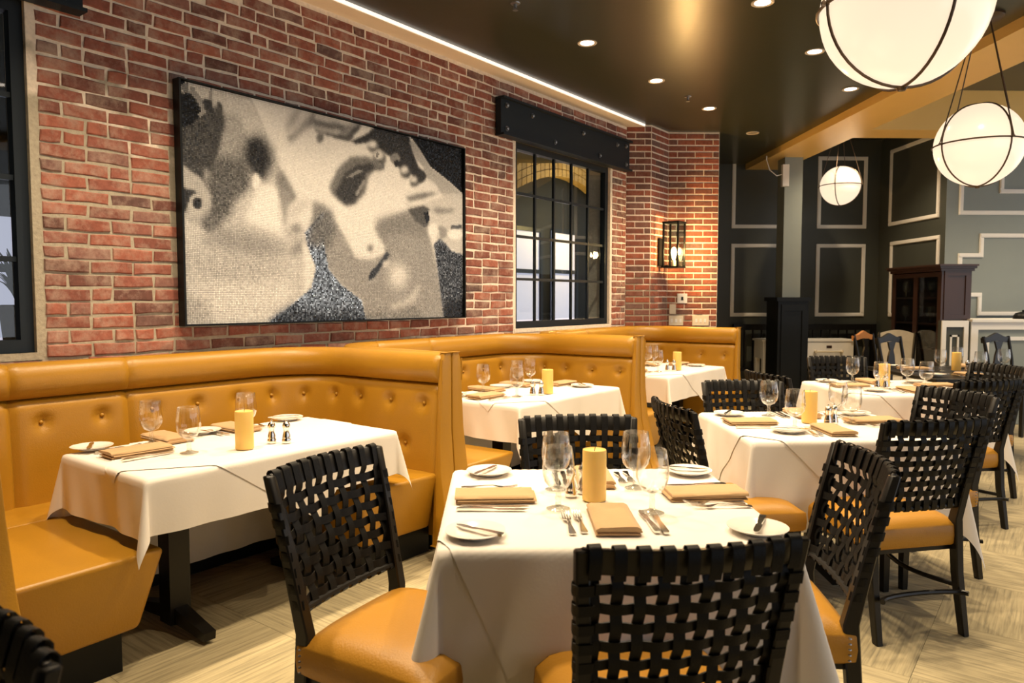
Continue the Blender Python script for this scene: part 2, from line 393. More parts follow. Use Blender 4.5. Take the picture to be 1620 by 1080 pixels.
# far dark walls with white moulding
def frame_bars(rect, w, place_fn, parent):
    (a0, a1, z0, z1) = rect
    for seg in (((a0, z0), (a1, z0)), ((a1, z0), (a1, z1)), ((a1, z1), (a0, z1)), ((a0, z1), (a0, z0))): moulding(seg[0], seg[1], w, place_fn, parent)
def moulding(p, q, w, place_fn, parent, m='white_paint'):
    mb = MB(); hw = w/2
    if p[1] == q[1]:
        a, b = sorted((p[0], q[0])); c = (a-hw, b+hw, p[1]-hw, p[1]+hw)
    else:
        a, b = sorted((p[1], q[1])); c = (p[0]-hw, p[0]+hw, a+hw, b-hw)
    for (i0, i1, j0, j1, d) in ((c[0], c[1], c[2], c[3], .012), (c[0]+.008, c[1]-.008, c[2]+.008, c[3]-.008, .020)):
        x0, y0, z0 = place_fn(i0, 0, j0); x1, y1, z1 = place_fn(i1, d, j1)
        mb.box(min(x0, x1), max(x0, x1), min(y0, y1), max(y0, y1), z0, z1)
    mb.build('moulding', m, parent)
FY = 10.1; SX = 5.4; LY = 8.6
w1 = MB().box(2.3, SX+.2, FY, FY+.2, 0, 3.75).build('wall_back', 'green_paint'); struct(w1, 'dark green-grey far wall with white moulding frames')
w2 = MB().box(SX, SX+.2, LY, FY, 0, 3.75).build('wall_right', 'green_paint'); struct(w2, 'dark green-grey side wall behind the wine cabinet')
w3 = MB().box(SX+.2, 10, LY, LY+.2, 0, 3.75).box(SX, SX+.2, LY-.002, LY, 0, 3.75).build('wall_front_right', 'pale_green_paint'); struct(w3, 'paler grey-green wall with stepped white moulding')
wb = MB().box(2.25, 2.45, 8.4, FY, 0, 3.75).build('wall_pier_side', 'green_paint'); struct(wb, 'dark side return behind the brick pier')
fB = lambda a, d, z: (a, FY-d, z); fS = lambda a, d, z: (SX-d, a, z); fL = lambda a, d, z: (a, LY-.002-d, z)
MW = .05
for r in ((3.34, 3.985, 2.405, 3.345), (4.54, 5.185, 2.405, 3.345), (3.34, 3.985, 1.18, 2.14), (4.54, 5.185, 1.18, 2.14)): frame_bars(r, MW, fB, w1)
for r in ((8.75, 9.82, 2.41, 3.385), (8.72, 9.76, 1.185, 2.145)): frame_bars(r, MW, fS, w2)
def poly_mould(pts, fn, parent):
    for p, q in zip(pts[:-1], pts[1:]): moulding(p, q, MW, fn, parent)
poly_mould([(7.2, 2.155), (5.84, 2.155), (5.84, 1.92), (5.585, 1.92), (5.585, 1.45), (5.84, 1.45), (5.84, 1.222), (7.2, 1.222)], fL, w3)
poly_mould([(5.575, 3.25), (5.575, 2.425), (7.2, 2.425)], fL, w3)
poly_mould([(7.2, 2.68), (6.06, 2.68), (6.06, 3.25)], fL, w3)

# annex seen through the steel windows
ax = MB().box(-5, 13, 2.6, 2.8, 0, 3.6).build('wall_annex', 'dark_room', None, loc=(P0[0], P0[1], 0), rotz=WA); struct(ax, 'dark wall of the room behind the steel windows')
WIN_BACK = [(-.35, .95, .95, 2.05), (6.90, 7.62, .8, 2.43), (7.95, 8.62, .8, 2.46), (9.35, 9.75, .8, 2.2)]
wi = 0
for a, b, c, d in WIN_BACK:
    wi += 1
    w_ = MB().box(a, b, 2.575, 2.598, c, d).build('window_%d' % (wi+2), 'daylight', None, loc=(P0[0], P0[1], 0), rotz=WA)
    struct(w_, ['bright daylight window seen through the left steel window', 'bright daylight window seen through the first pane column', 'bright daylight window seen through the middle panes', 'narrow daylight window seen through the right panes'][wi-1], 'window')
    fr = MB()
    for x in (a, b): fr.box(x-.03, x+.03, 2.54, 2.573, c-.03, d+.03)
    for z in (c, c+(d-c)*.62, d): fr.box(a-.03, b+.03, 2.545, 2.572, z-.03, z+.03)
    fr.build('window_frame', 'black_paint', w_)
arch = MB()
n = 26
for i in range(n):
    t0, t1 = i/n, (i+1)/n
    x0, x1 = 6.6+3.0*t0, 6.6+3.0*t1
    zb = lambda t: 2.86+.42*math.sin(math.pi*t)
    for r in range(5):
        arch.add([(x0+.008, 2.42, zb(t0)+r*.115), (x1-.008, 2.42, zb(t1)+r*.115), (x1-.008, 2.42, zb(t1)+r*.115+.103), (x0+.008, 2.42, zb(t0)+r*.115+.103),
                  (x0+.008, 2.58, zb(t0)+r*.115), (x1-.008, 2.58, zb(t1)+r*.115), (x1-.008, 2.58, zb(t1)+r*.115+.103), (x0+.008, 2.58, zb(t0)+r*.115+.103)],
                 [(0,1,2,3),(4,7,6,5),(0,4,5,1),(2,6,7,3),(1,5,6,2),(0,3,7,4)])
ao = arch.build('wall_arch', 'gold_brick', None, loc=(P0[0], P0[1], 0), rotz=WA); struct(ao, 'lit brick arch seen through the upper panes of the far steel window'); 
la = bpy.data.lights.new('arch_light', 'POINT'); la.energy = 70; la.color = (1, .66, .18); la.shadow_soft_size = .1
lo = bpy.data.objects.new('arch_light', la); COL.objects.link(lo); lo.location = W(8.0, -1.75, 2.55)

# ------------------------------------------------------------------ steel windows
def steel_window(idx, s0, s1, z0, z1, nc, rows, label):
    t = MB()
    y0, y1 = .03, .09
    t.box(s0, s0+.055, y0, y1, z0, z1); t.box(s1-.055, s1, y0, y1, z0, z1)
    t.box(s0+.055, s1-.055, y0, y1, z0, z0+.06); t.box(s0+.055, s1-.055, y0, y1, z1-.06, z1)
    o = t.build('window_%d' % idx, 'steel', None, loc=(P0[0], P0[1], 0), rotz=WA); struct(o, label, 'window')
    gs = [s0+.055+(s1-s0-.11)*i/nc for i in range(nc+1)]; gz = [z0+.06+(z1-z0-.12)*i/rows for i in range(rows+1)]
    for x in gs[1:-1]: MB().box(x-.011, x+.011, y0+.015, y1-.022, gz[0], gz[-1]).build('glazing_bar', 'steel', o)
    for z in gz[1:-1]: MB().box(gs[0], gs[-1], y0+.0165, y1-.0235, z-.012, z+.012).build('glazing_bar', 'steel', o)
    for i in range(nc):
        for j in range(rows):
            MB().box(gs[i]+.014, gs[i+1]-.014, .056, .061, gz[j]+.013, gz[j+1]-.013).build('pane', 'pane_glass', o)
    MB().box(s0-.02, s1+.02, -.004, .03, z0-.035, z0).build('sill', 'mortar', o)
    return o
steel_window(1, OPEN[0][0], OPEN[0][1], OPEN[0][2], OPEN[0][3], 5, 4, 'dark blue-grey steel window at the left edge')
steel_window(2, OPEN[1][0], OPEN[1][1], OPEN[1][2], OPEN[1][3], 5, 4, 'dark steel grid window between the mosaic and the lantern')
def lintel(s0, s1, label):
    t = thing('steel_lintel', label, 'lintel', (*W(0, 0)[:2], 0), WA)
    m = MB().box(s0, s1, -.075, -.02, 2.765, 3.045)
    m.build('channel_web', 'steel', t)
    MB().box(s0-.005, s1+.005, -.112, -.02, 3.045, 3.062).build('top_flange', 'steel', t)
    MB().box(s0-.005, s1+.005, -.112, -.02, 2.748, 2.765).build('bottom_flange', 'steel', t)
    w = s1-s0
    for fx, z in ((.035, 3.0), (.035, 2.81), (.2, 2.985), (.36, 2.82), (.58, 2.985), (.72, 2.82), (.88, 2.985), (.965, 3.0), (.965, 2.81)):
        b = MB(); b.lathe([(.022, 0), (.022, .006), (.014, .006), (.014, .018), (.006, .022)], 8)
        o = b.build('bolt', 'bolt_steel', t, smooth=True, loc=(s0+w*fx, -.075, z)); o.rotation_euler = (R(90), 0, 0)
lintel(-1.99, .105, 'dark bolted steel lintel cut off at the top left corner')
lintel(3.30, 5.50, 'dark bolted steel lintel over the grid window')

# ------------------------------------------------------------------ booths
BOOTH0, PITCH, BD = 1.425, 2.165, 1.20
TOPZ = 1.112
def booth(k, label):
    xr = BOOTH0+PITCH*k; xl = xr-PITCH; ox, oy, _ = W(xl, 0)
    t = thing('booth', label, 'booth', (ox, oy, 0), WA, 'mustard leather booths along the brick wall')
    WID = PITCH-.004; y0 = -.035; r = .46
    # outer path, wing end -> wall -> wing end, with inward normals
    path = []
    def seg(a, b, nrm, step=.02):
        n = max(2, int(math.dist(a, b)/step))
        for i in range(n): path.append((a[0]+(b[0]-a[0])*i/n, a[1]+(b[1]-a[1])*i/n, nrm))
    def arc(c, a0, a1, n=34):
        for i in range(n):
            a = a0+(a1-a0)*i/n; path.append((c[0]+r*math.cos(a), c[1]+r*math.sin(a), (-math.cos(a), -math.sin(a))))
    seg((.002, -BD), (.002, y0-r), (1, 0)); i1 = len(path); arc((.002+r, y0-r), math.pi, math.pi/2)
    i2 = len(path); seg((.002+r, y0), (WID-r, y0), (0, -1)); i3 = len(path); arc((WID-r, y0-r), math.pi/2, 0)
    i4 = len(path); seg((WID, y0-r), (WID, -BD), (-1, 0)); path.append((WID, -BD, (-1, 0)))
    cum = [0]
    for p, q in zip(path[:-1], path[1:]): cum.append(cum[-1]+math.dist(p[:2], q[:2]))
    tot = cum[-1]
    sm = min(range(len(path)), key=lambda i: abs(path[i][0]-(.96)) + (0 if i2 <= i < i3 else 9))
    cuts = [0, i2, sm, len(path)-1]
    def thick(c): return .068+.035*min(1, min(c, tot-c)/.5)
    # button positions along the path
    btn = []
    for a, b in zip(cuts[:-1], cuts[1:]):
        ca, cb = cum[a], cum[b]; n = max(2, round((cb-ca)/.235))
        for i in range(n): btn.append((ca+(cb-ca)*(i+.5)/n, .838))
        for i in range(n-1): btn.append((ca+(cb-ca)*(i+1)/n, .612))
    def sweep(a, b, prof):
        m = MB(); n = b-a+1; K = len(prof(cum[a], 0, 1)); vs = []
        for i in range(a, b+1):
            x, y, nn = path[i]; e = min(cum[i]-cum[a], cum[b]-cum[i])
            for off, z in prof(cum[i], e, 0): vs.append((x+nn[0]*off, y+nn[1]*off, z))
        fs = [(i*K+j, (i+1)*K+j, (i+1)*K+j+1, i*K+j+1) for i in range(n-1) for j in range(K-1)]
        fs += [tuple(range(K)), tuple(reversed(range((n-1)*K, n*K)))]
        return m.add(vs, fs)
    def lower(c, e, _):
        th = thick(c); pts = [(0.004, .40)]
        pin = .018*math.exp(-(e/.02)**2)
        for j in range(29):
            z = .40+.545*j/28; u = j/28
            off = th+.035*(1-u)-.004+.010*math.sin(math.pi*u)**.5
            off -= .020*math.exp(-((u-1)/.035)**2)+pin
            for bc, bz in btn:
                dd = ((c-bc)**2+(z-bz)**2)
                if dd < .03:
                    off -= .026*math.exp(-dd/.0013)
                    if z < bz+.02: off -= .004*math.exp(-((c-bc)/.012)**2)*max(0, 1-abs(z-bz)/.12)
            pts.append((off, z))
        pts.append((.004, .945)); return pts
    def roll(c, e, _):
        th = thick(c); pin = .014*math.exp(-(e/.016)**2); pts = [(.004, .948)]
        for j in range(15):
            a = -math.pi/2+math.pi*1.02*j/14
            off = th-.034+(.062-pin)*math.cos(a*.98) if a < math.pi/2 else th-.034
            z = .948+.082+.082*math.sin(max(-math.pi/2, min(math.pi/2, a)))
            pts.append((off, z-(pin*.5 if j > 8 else 0)))
        pts += [(.014, TOPZ-.002), (.004, TOPZ-.010)]; return pts
    for a, b in zip(cuts[:-1], cuts[1:]):
        bk = sweep(a, b, lower).build('back_cushion', 'booth_leather', t, smooth=True, angle=60)
        sweep(a, b, roll).build('head_roll', 'booth_leather', t, smooth=True, angle=60)
        for bc, bz in btn:
            if cum[a] <= bc < cum[b]:
                i = min(range(len(cum)), key=lambda q: abs(cum[q]-bc)); x, y, nn = path[i]; u = (bz-.40)/.545
                off = thick(bc)+.035*(1-u)-.004+.010*math.sin(math.pi*u)**.5-.022
                s_ = MB(); s_.lathe([(.0, .010), (.006, .0085), (.0095, .005), (.0105, 0), (.0105, -.006)], 10)
                o = s_.build('button', 'booth_leather', bk, smooth=True, loc=(x+nn[0]*off, y+nn[1]*off, bz))
                o.rotation_euler = Vector((nn[0], nn[1], 0)).to_track_quat('Z', 'Y').to_euler()
    # wing end panels, flaring out a little at the foot
    for sgn, x0 in ((1, .002), (-1, WID)):
        def ex(z): return .075+.036*max(0, (.95-z)/.55) if z < .95 else .075
        zs = [.09, .2, .47, .7, .93, 1.03, 1.085, TOPZ+.004]
        m = MB(); v = []
        for z in zs:
            ins = 0 if z < 1.08 else (.01 if z < 1.1 else .025)
            fl_ = .10*max(0, (.62-z)/.5)**1.5
            for xx, yy in ((0, -BD-.02-fl_), (ex(z)-ins, -BD-.02-fl_), (ex(z)-ins, -BD+.012), (0, -BD+.012)): v.append((x0+sgn*xx, yy, z))
        f = []
        for i in range(len(zs)-1):
            for j in range(4): f.append((i*4+j, i*4+(j+1) % 4, i*4+4+(j+1) % 4, i*4+4+j))
        f += [(0, 1, 2, 3), tuple((len(zs)-1)*4+i for i in (3, 2, 1, 0))]
        ep = m.add(v, f).build('end_panel', 'booth_leather', t, smooth=True, bevel=.007, segs=2)
        MB().tube([(x0+sgn*.074, -BD-.019, z) for z in (.96, 1.03, 1.08)], .004, 6).build('welt', 'booth_leather', ep, smooth=True)
    # plain outer shell
    def shell(c, e, _): return [(0, .09), (.0035, .09), (.0035, TOPZ-.012), (0, TOPZ-.012)]
    sweep(0, len(path)-1, shell).build('outer_shell', 'booth_leather', t, smooth=True, angle=60)
    # seats: two arms and the bench along the wall, undercut fronts
    SD = .56
    def seat(poly_top, poly_bot, name='seat_cushion'):
        m = MB(); n = len(poly_top)
        v = [(x, y, .17) for x, y in poly_bot]+[(x, y, .475) for x, y in poly_top]
        f = [tuple(reversed(range(n))), tuple(range(n, 2*n))]+[(i, (i+1) % n, (i+1) % n+n, i+n) for i in range(n)]
        return m.add(v, f).build(name, 'booth_leather', t, smooth=True, bevel=.022, segs=3)
    e1 = BD+.005; uc = .07
    seat([(.085, -e1), (SD+.05, -e1+.02), (SD+.03, -.44), (.085, -.44)], [(.085, -e1+uc), (SD+.05-uc, -e1+.02+uc), (SD+.03-uc, -.44), (.085, -.44)])
    seat([(WID-SD-.05, -e1+.02), (WID-.085, -e1), (WID-.085, -.44), (WID-SD-.03, -.44)], [(WID-SD-.05+uc, -e1+.02+uc), (WID-.085, -e1+uc), (WID-.085, -.44), (WID-SD-.03+uc, -.44)])
    cc = .17
    SB = .455
    seat([(.11, -SB), (SD+.03, -SB), (WID-SD-.03, -SB), (WID-.11, -SB), (WID-.11, -.12-cc), (WID-.11-cc, -.12), (.11+cc, -.12), (.11, -.12-cc)],
         [(.11, -SB+.0), (SD+.03, -SB+uc), (WID-SD-.03, -SB+uc), (WID-.11, -SB), (WID-.11, -.12-cc), (WID-.11-cc, -.12), (.11+cc, -.12), (.11, -.12-cc)])
    kb = .15
    MB().box(.01, SD-.06, -BD+kb, -.3, 0, .172).box(WID-SD+.06, WID-.01, -BD+kb, -.3, 0, .172).box(.3, WID-.3, -SB+.12, -.06, 0, .171).build('plinth', 'black_paint', t)
    return t
booth(0, 'nearest mustard leather booth, below the mosaic')
booth(1, 'middle mustard leather booth, below the grid window')
booth(2, 'farthest mustard leather booth, beside the brick pier')

# ------------------------------------------------------------------ mosaic artwork
def make_mosaic():
    s0, s1, z0, z1 = PAINT; yo = -.030
    t = thing('mosaic_artwork', 'large black-and-white mosaic of two classical marble faces on the brick wall', 'artwork', (P0[0], P0[1], 0), WA)
    MB().box(s0, s1, -.045, -.012, z0, z1).build('backing_board', 'black_paint', t)
    fw = .007
    for a in ((s0-.004, s0+fw, z0, z1), (s1-fw, s1+.004, z0, z1), (s0+fw, s1-fw, z0, z0+fw), (s0+fw, s1-fw, z1-fw, z1)):
        MB().box(a[0], a[1], -.075, -.012, a[2], a[3]).build('frame_bar', 'black_paint', t)
    nx, nz = 232, 134
    ss = np.linspace(s0+fw+.003, s1-fw-.003, nx+1); zs = np.linspace(z0+fw+.003, z1-fw-.003, nz+1)
    cs = (ss[1:]+ss[:-1])/2; cz = (zs[1:]+zs[:-1])/2
    S, Z = np.meshgrid(cs, cz)                               # rows: z up
    D = .05
    X = P0[0]+S*WD[0]+D*WN[0]; Y = P0[1]+S*WD[1]+D*WN[1]; ZZ = Z-CAM_H
    r = X*math.cos(YAW)-Y*math.sin(YAW); f = X*math.sin(YAW)+Y*math.cos(YAW)
    ff = f*math.cos(PIT)-ZZ*math.sin(PIT); up = f*math.sin(PIT)+ZZ*math.cos(PIT)
    U = 810+CAM_F*r/ff; V = 540-CAM_F*up/ff                  # drawing coordinates of the picture
    img = np.full(U.shape, .90); spk = np.zeros(U.shape); blu = np.zeros(U.shape)
    rs = np.random.RandomState(5)
    def mask(pts):
        ins = np.zeros(U.shape, bool); n = len(pts)
        for i in range(n):
            x1, y1 = pts[i]; x2, y2 = pts[(i+1) % n]
            c = ((y1 > V) != (y2 > V)) & (U < (x2-x1)*(V-y1)/((y2-y1) or 1e-9)+x1); ins ^= c
        return ins.astype(float)
    def blur(a, k):
        if k <= 0: return a
        w = np.exp(-np.arange(-int(3*k)-1, int(3*k)+2)**2/(2.0*k*k)); w /= w.sum(); h = len(w)//2
        p = np.pad(a, h, mode='edge')
        p = np.apply_along_axis(lambda q: np.convolve(q, w, 'valid'), 1, p); return np.apply_along_axis(lambda q: np.convolve(q, w, 'valid'), 0, p)
    OX = {1: (270, 110), 2: (500, 140), 3: (270, 310), 4: (500, 310)}
    def P(c, *pts): return [(OX[c][0]+x/5.142, OX[c][1]+y/5.142) for x, y in pts]
    def fill(pts, val, k=1.2, sp=0.0, b=0.0, op=1.0):
        nonlocal img, spk, blu
        m = blur(mask(pts), k*.55)*op; img = img*(1-m)+val*m; spk = spk*(1-m)+sp*m; blu = blu*(1-m)+b*m
    def ell(c, x, y, rx, ry, val, k=1.2, rot=0.0, **kw):
        cr, sr = math.cos(R(rot)), math.sin(R(rot))
        fill(P(c, *[(x+rx*math.cos(a)*cr-ry*math.sin(a)*sr, y+rx*math.cos(a)*sr+ry*math.sin(a)*cr) for a in [2*math.pi*i/24 for i in range(24)]]), val, k, **kw)
    # ---- left head
    fill(P(1, (60, 60), (640, 200), (760, 470), (830, 700), (1020, 1040)) + P(3, (900, 100), (950, 300), (1100, 330), (1180, 560), (1140, 760), (760, 1040), (80, 1060), (60, -1000)), .78, 1.0, sp=.10)
    fill(P(1, (400, 330), (560, 380), (620, 560), (560, 700), (520, 900), (430, 1080), (300, 1080), (330, 700), (390, 500)), .64, 3, sp=.14)
    fill(P(1, (330, 720), (480, 760), (620, 800), (640, 940), (520, 1040), (480, 1180), (330, 1330), (250, 1250), (290, 900)), .36, 4, sp=.26)
    fill(P(1, (70, 190), (170, 190), (270, 320), (400, 300), (440, 420), (400, 600), (370, 720), (330, 830), (260, 800), (280, 920), (200, 880), (85, 770)), .27, 2, sp=.20)
    fill(P(1, (60, 190), (175, 200), (235, 330), (240, 370), (165, 440), (85, 480)), .07, 1, sp=.05)
    fill(P(1, (150, 130), (180, 140), (255, 250), (290, 350), (240, 395), (215, 370), (245, 330), (205, 245), (150, 180)), .58, .6)
    fill(P(1, (60, 70), (110, 80), (105, 130), (70, 130)), .07, .5)
    fill(P(1, (70, 130), (140, 100), (145, 190), (100, 195)), .48, .5)
    fill(P(1, (255, 245), (330, 250), (335, 345), (270, 320)), .2, 1); fill(P(1, (380, 265), (405, 262), (425, 400), (385, 360)), .3, 1); fill(P(1, (315, 130), (335, 140), (335, 250), (310, 245)), .55, .8)
    fill(P(1, (560, 640), (640, 530), (740, 530), (830, 640), (850, 760), (760, 910), (660, 860), (600, 830), (540, 850)), .42, 5, sp=.2)
    fill(P(1, (625, 590), (700, 560), (780, 640), (800, 760), (740, 885), (690, 855), (650, 790), (610, 750)), .17, 3, sp=.16)
    ell(1, 690, 905, 34, 65, .95, 1.5); fill(P(1, (720, 940), (860, 940), (880, 1080), (700, 1080)), .93, 3)
    fill(P(1, (870, 800), (930, 860), (1020, 1045), (960, 1100), (890, 1060), (850, 900)), .52, 3, sp=.1)
    fill(P(3, (700, -60), (870, -60), (900, 200), (930, 330), (820, 290), (640, 230), (600, 170)), .93, 4)
    fill(P(3, (360, 240), (700, 310), (880, 390), (960, 430), (820, 500), (640, 500), (400, 420), (230, 400)), .60, 6, sp=.16)
    fill(P(3, (110, 420), (500, 470), (900, 520), (960, 700), (600, 760), (110, 700)), .72, 8, sp=.20); fill(P(3, (110, 760), (500, 700), (1000, 700), (1000, 830), (800, 1000), (110, 1000)), .84, 7, sp=.16)
    fill(P(3, (110, 800), (300, 850), (330, 1020), (110, 1040)), .66, 5, sp=.22)
    fill(P(1, (380, 760), (470, 700), (560, 740), (640, 820), (600, 980), (470, 1060), (400, 1000)), .38, 6, sp=.26)
    # ear curl
    fill(P(1, (85, 780), (230, 870), (320, 1010), (330, 1090), (310, 1200), (200, 1260), (110, 1210), (85, 1100)), .70, 1.5, sp=.06)
    fill(P(1, (90, 960), (180, 980), (250, 1050), (240, 1090), (150, 1090), (100, 1170), (88, 1100)), .20, 1.2, sp=.12); ell(3, 215, 65, 75, 90, .72, 1); ell(3, 215, 60, 38, 48, .15, 1, sp=.1)
    fill(P(3, (240, 190), (370, 110), (380, 230), (340, 290), (260, 260)), .42, 3, sp=.2)
    # nose and lips of the left head
    fill(P(3, (880, -40), (980, -60), (960, 80), (930, 250), (900, 100)), .60, 2.5); fill(P(3, (940, 260), (1040, 220), (1080, 300), (990, 310)), .50, 4, sp=.15)
    fill(P(3, (960, 460), (1030, 370), (1090, 380), (1060, 460), (990, 480)), .52, 4, sp=.15); fill(P(3, (1090, 340), (1165, 500), (1178, 580), (1150, 720), (1080, 800), (1085, 600), (1070, 420)), .88, 2)
    fill(P(3, (950, 90), (1080, 20), (1150, 40), (1020, 170), (960, 180)), .80, 4)
    # ---- right head: hair
    fill(P(1, (925, 480), (1000, 350), (1060, 300), (1010, 430), (950, 500)), .62, 3.5); fill(P(1, (990, 520), (1110, 400), (1180, 340), (1260, 350), (1260, 420), (1090, 470), (970, 595), (935, 560)), .50, 3.2, sp=.06)
    fill(P(2, (-20, 180), (340, 250), (370, 300), (250, 410), (90, 385), (-20, 345)), .56, 1.5, sp=.08)
    fill(P(2, (-20, 205), (120, 235), (300, 268), (330, 290), (250, 300), (90, 275), (-20, 250)), .84, 2.2)
    fill(P(2, (-20, 262), (100, 290), (230, 312), (220, 335), (90, 312), (-20, 290)), .40, 2.0, sp=.06)
    fill(P(2, (-20, 300), (90, 325), (200, 345), (180, 372), (60, 352), (-20, 330)), .80, 2.2)
    fill(P(2, (80, 370), (240, 385), (330, 300), (360, 310), (270, 430), (150, 400)), .36, 1.4)
    ell(2, 30, 400, 30, 40, .45, 1.5)
    fill(P(2, (270, 435), (400, 375), (480, 310), (745, 370), (770, 440), (800, 560), (830, 640), (905, 700), (870, 770), (815, 775), (770, 690), (740, 730), (650, 620), (600, 555), (520, 500), (430, 440), (330, 450)), .20, 1.4, sp=.08)
    fill(P(2, (745, 372), (1195, 480), (1195, 860), (1100, 775), (1000, 692), (920, 630), (850, 515), (785, 420)), .055, .8, sp=.03)
    fill(P(2, (755, 440), (785, 418), (855, 515), (925, 640), (1000, 695), (1100, 780), (1195, 870), (1195, 1000), (1000, 880), (940, 790), (900, 740), (870, 640), (800, 560)), .70, 1.2, sp=.05)
    for x, y, q, v in ((455, 455, 36, .90), (505, 545, 42, .84), (715, 660, 34, .86), (790, 740, 30, .84)):
        ell(2, x+8, y+22, q*1.3, q*1.3, .34, 2.2); ell(2, x, y, q, q*.9, v, 2.0)
    ell(2, 640, 570, 40, 45, .52, 1.2); ell(2, 515, 625, 34, 36, .26, 1.2); ell(2, 650, 610, 20, 25, .15, 1); ell(2, 495, 540, 12, 24, .5, .6)
    # eye
    fill(P(2, (105, 800), (175, 650), (280, 555), (400, 555), (480, 580), (550, 600), (545, 665), (470, 665), (420, 725), (395, 850), (325, 935), (250, 960), (175, 905), (125, 860)), .45, 2.2, sp=.08)
    fill(P(2, (150, 840), (240, 680), (330, 625), (440, 610), (490, 645), (400, 690), (360, 850), (300, 930), (240, 945), (180, 890)), .23, 2, sp=.12)
    fill(P(2, (230, 730), (330, 665), (380, 670), (290, 720)), .56, 1); fill(P(2, (310, 860), (390, 730), (400, 760), (330, 880)), .55, 1)
    # shaded side of the right face
    fill(P(4, (-30, 40), (60, 60), (130, 170), (200, 280), (290, 450), (330, 515), (470, 520), (560, 420), (470, 260), (560, 190), (740, 120), (880, 190), (945, 420), (985, 600), (1045, 1000), (390, 1010), (370, 850), (200, 720), (100, 600), (-30, 450)), .60, 2.5, sp=.15)
    fill(P(4, (-20, 60), (60, 150), (150, 260), (120, 420), (-20, 440)), .47, 4, sp=.22)
    fill(P(4, (480, 200), (740, 130), (880, 220), (900, 330), (700, 300), (520, 330)), .52, 5, sp=.12)
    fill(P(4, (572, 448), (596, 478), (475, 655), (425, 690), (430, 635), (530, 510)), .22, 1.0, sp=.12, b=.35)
    ell(4, 440, 425, 24, 28, .46, 2.5); ell(4, 505, 445, 50, 42, .88, 1.8); ell(4, 568, 548, 34, 30, .78, 1.8); ell(4, 665, 650, 75, 95, .93, 8)
    fill(P(4, (580, 890), (740, 830), (820, 720), (850, 740), (790, 880), (640, 930)), .76, 3, sp=.08)
    fill(P(4, (400, 940), (620, 950), (800, 880), (860, 1000), (400, 1010)), .52, 3, sp=.25)
    # hand
    fill(P(4, (715, 60), (900, -20), (1195, -20), (1195, 480), (1100, 430), (1000, 380), (920, 300), (900, 120), (760, 100)), .80, 1.2, sp=.04)
    fill(P(2, (700, 880), (900, 740), (960, 760), (1010, 850), (1030, 880), (860, 940), (760, 950)), .90, 2); fill(P(2, (720, 885), (860, 850), (1000, 845), (880, 890), (760, 915)), .44, 2.4)
    fill(P(4, (740, 105), (870, 80), (930, 110), (890, 140), (915, 220), (890, 260), (800, 200)), .33, 1.4, sp=.1); fill(P(4, (870, 130), (910, 130), (920, 190), (895, 230)), .10, .8)
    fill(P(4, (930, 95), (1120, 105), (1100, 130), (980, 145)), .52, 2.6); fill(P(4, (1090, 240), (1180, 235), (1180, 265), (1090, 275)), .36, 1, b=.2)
    ell(4, 950, 280, 40, 60, .92, 1.5); ell(4, 1130, 310, 62, 44, .93, 1.3); fill(P(4, (990, 240), (1060, 260), (1060, 330), (1010, 360)), .60, 1.5)
    fill(P(4, (955, 395), (1000, 350), (1050, 390), (1100, 450), (1205, 480), (1205, 1000), (1040, 1000), (1010, 800), (975, 520)), .27, 1.4, sp=.42, b=.6)  # bluish speckle paints in daylight reflected off the dark tiles
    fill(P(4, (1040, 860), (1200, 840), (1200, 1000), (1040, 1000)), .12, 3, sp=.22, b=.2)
    # dark gap between the heads, with window daylight reflections painted in as bluish speckle
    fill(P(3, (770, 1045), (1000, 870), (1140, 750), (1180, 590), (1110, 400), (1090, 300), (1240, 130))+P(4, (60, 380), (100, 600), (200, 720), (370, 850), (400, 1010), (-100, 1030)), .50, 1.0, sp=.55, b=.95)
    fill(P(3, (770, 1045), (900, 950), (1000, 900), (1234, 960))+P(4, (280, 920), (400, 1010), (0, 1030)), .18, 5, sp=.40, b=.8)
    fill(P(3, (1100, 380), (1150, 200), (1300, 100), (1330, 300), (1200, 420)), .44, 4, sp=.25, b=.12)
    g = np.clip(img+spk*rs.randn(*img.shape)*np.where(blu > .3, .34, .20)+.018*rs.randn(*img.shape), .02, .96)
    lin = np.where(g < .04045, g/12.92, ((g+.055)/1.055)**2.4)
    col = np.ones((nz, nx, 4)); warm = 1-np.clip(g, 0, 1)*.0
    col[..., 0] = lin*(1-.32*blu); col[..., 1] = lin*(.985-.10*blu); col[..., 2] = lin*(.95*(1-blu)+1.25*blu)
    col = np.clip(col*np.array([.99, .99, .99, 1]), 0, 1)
    # one small tilted tile each
    dx = (ss[1]-ss[0])*.44; dz = (zs[1]-zs[0])*.44; n = nx*nz
    c = np.stack([S.ravel(), np.full(n, -.0555), Z.ravel()], 1)
    ta = rs.randn(n)*.06; tb = rs.randn(n)*.06
    v = np.zeros((n, 8, 3))
    for q, (i, j) in enumerate(((-1, -1), (1, -1), (1, 1), (-1, 1))):
        v[:, q] = c+np.stack([np.full(n, i*dx), i*dx*ta+j*dz*tb, np.full(n, j*dz)], 1); v[:, q+4] = v[:, q]; v[:, q+4, 1] = -.045
    b8 = np.arange(n)[:, None]*8
    fs = np.concatenate([b8+np.array(a) for a in ((0, 1, 2, 3), (0, 4, 5, 1), (1, 5, 6, 2), (2, 6, 7, 3), (3, 7, 4, 0))], 0)
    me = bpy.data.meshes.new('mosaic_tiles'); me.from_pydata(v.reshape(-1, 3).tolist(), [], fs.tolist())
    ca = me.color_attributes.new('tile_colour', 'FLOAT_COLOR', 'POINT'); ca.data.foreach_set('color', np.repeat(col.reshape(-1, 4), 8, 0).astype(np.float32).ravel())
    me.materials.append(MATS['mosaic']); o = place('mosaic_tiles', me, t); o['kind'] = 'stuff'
make_mosaic()

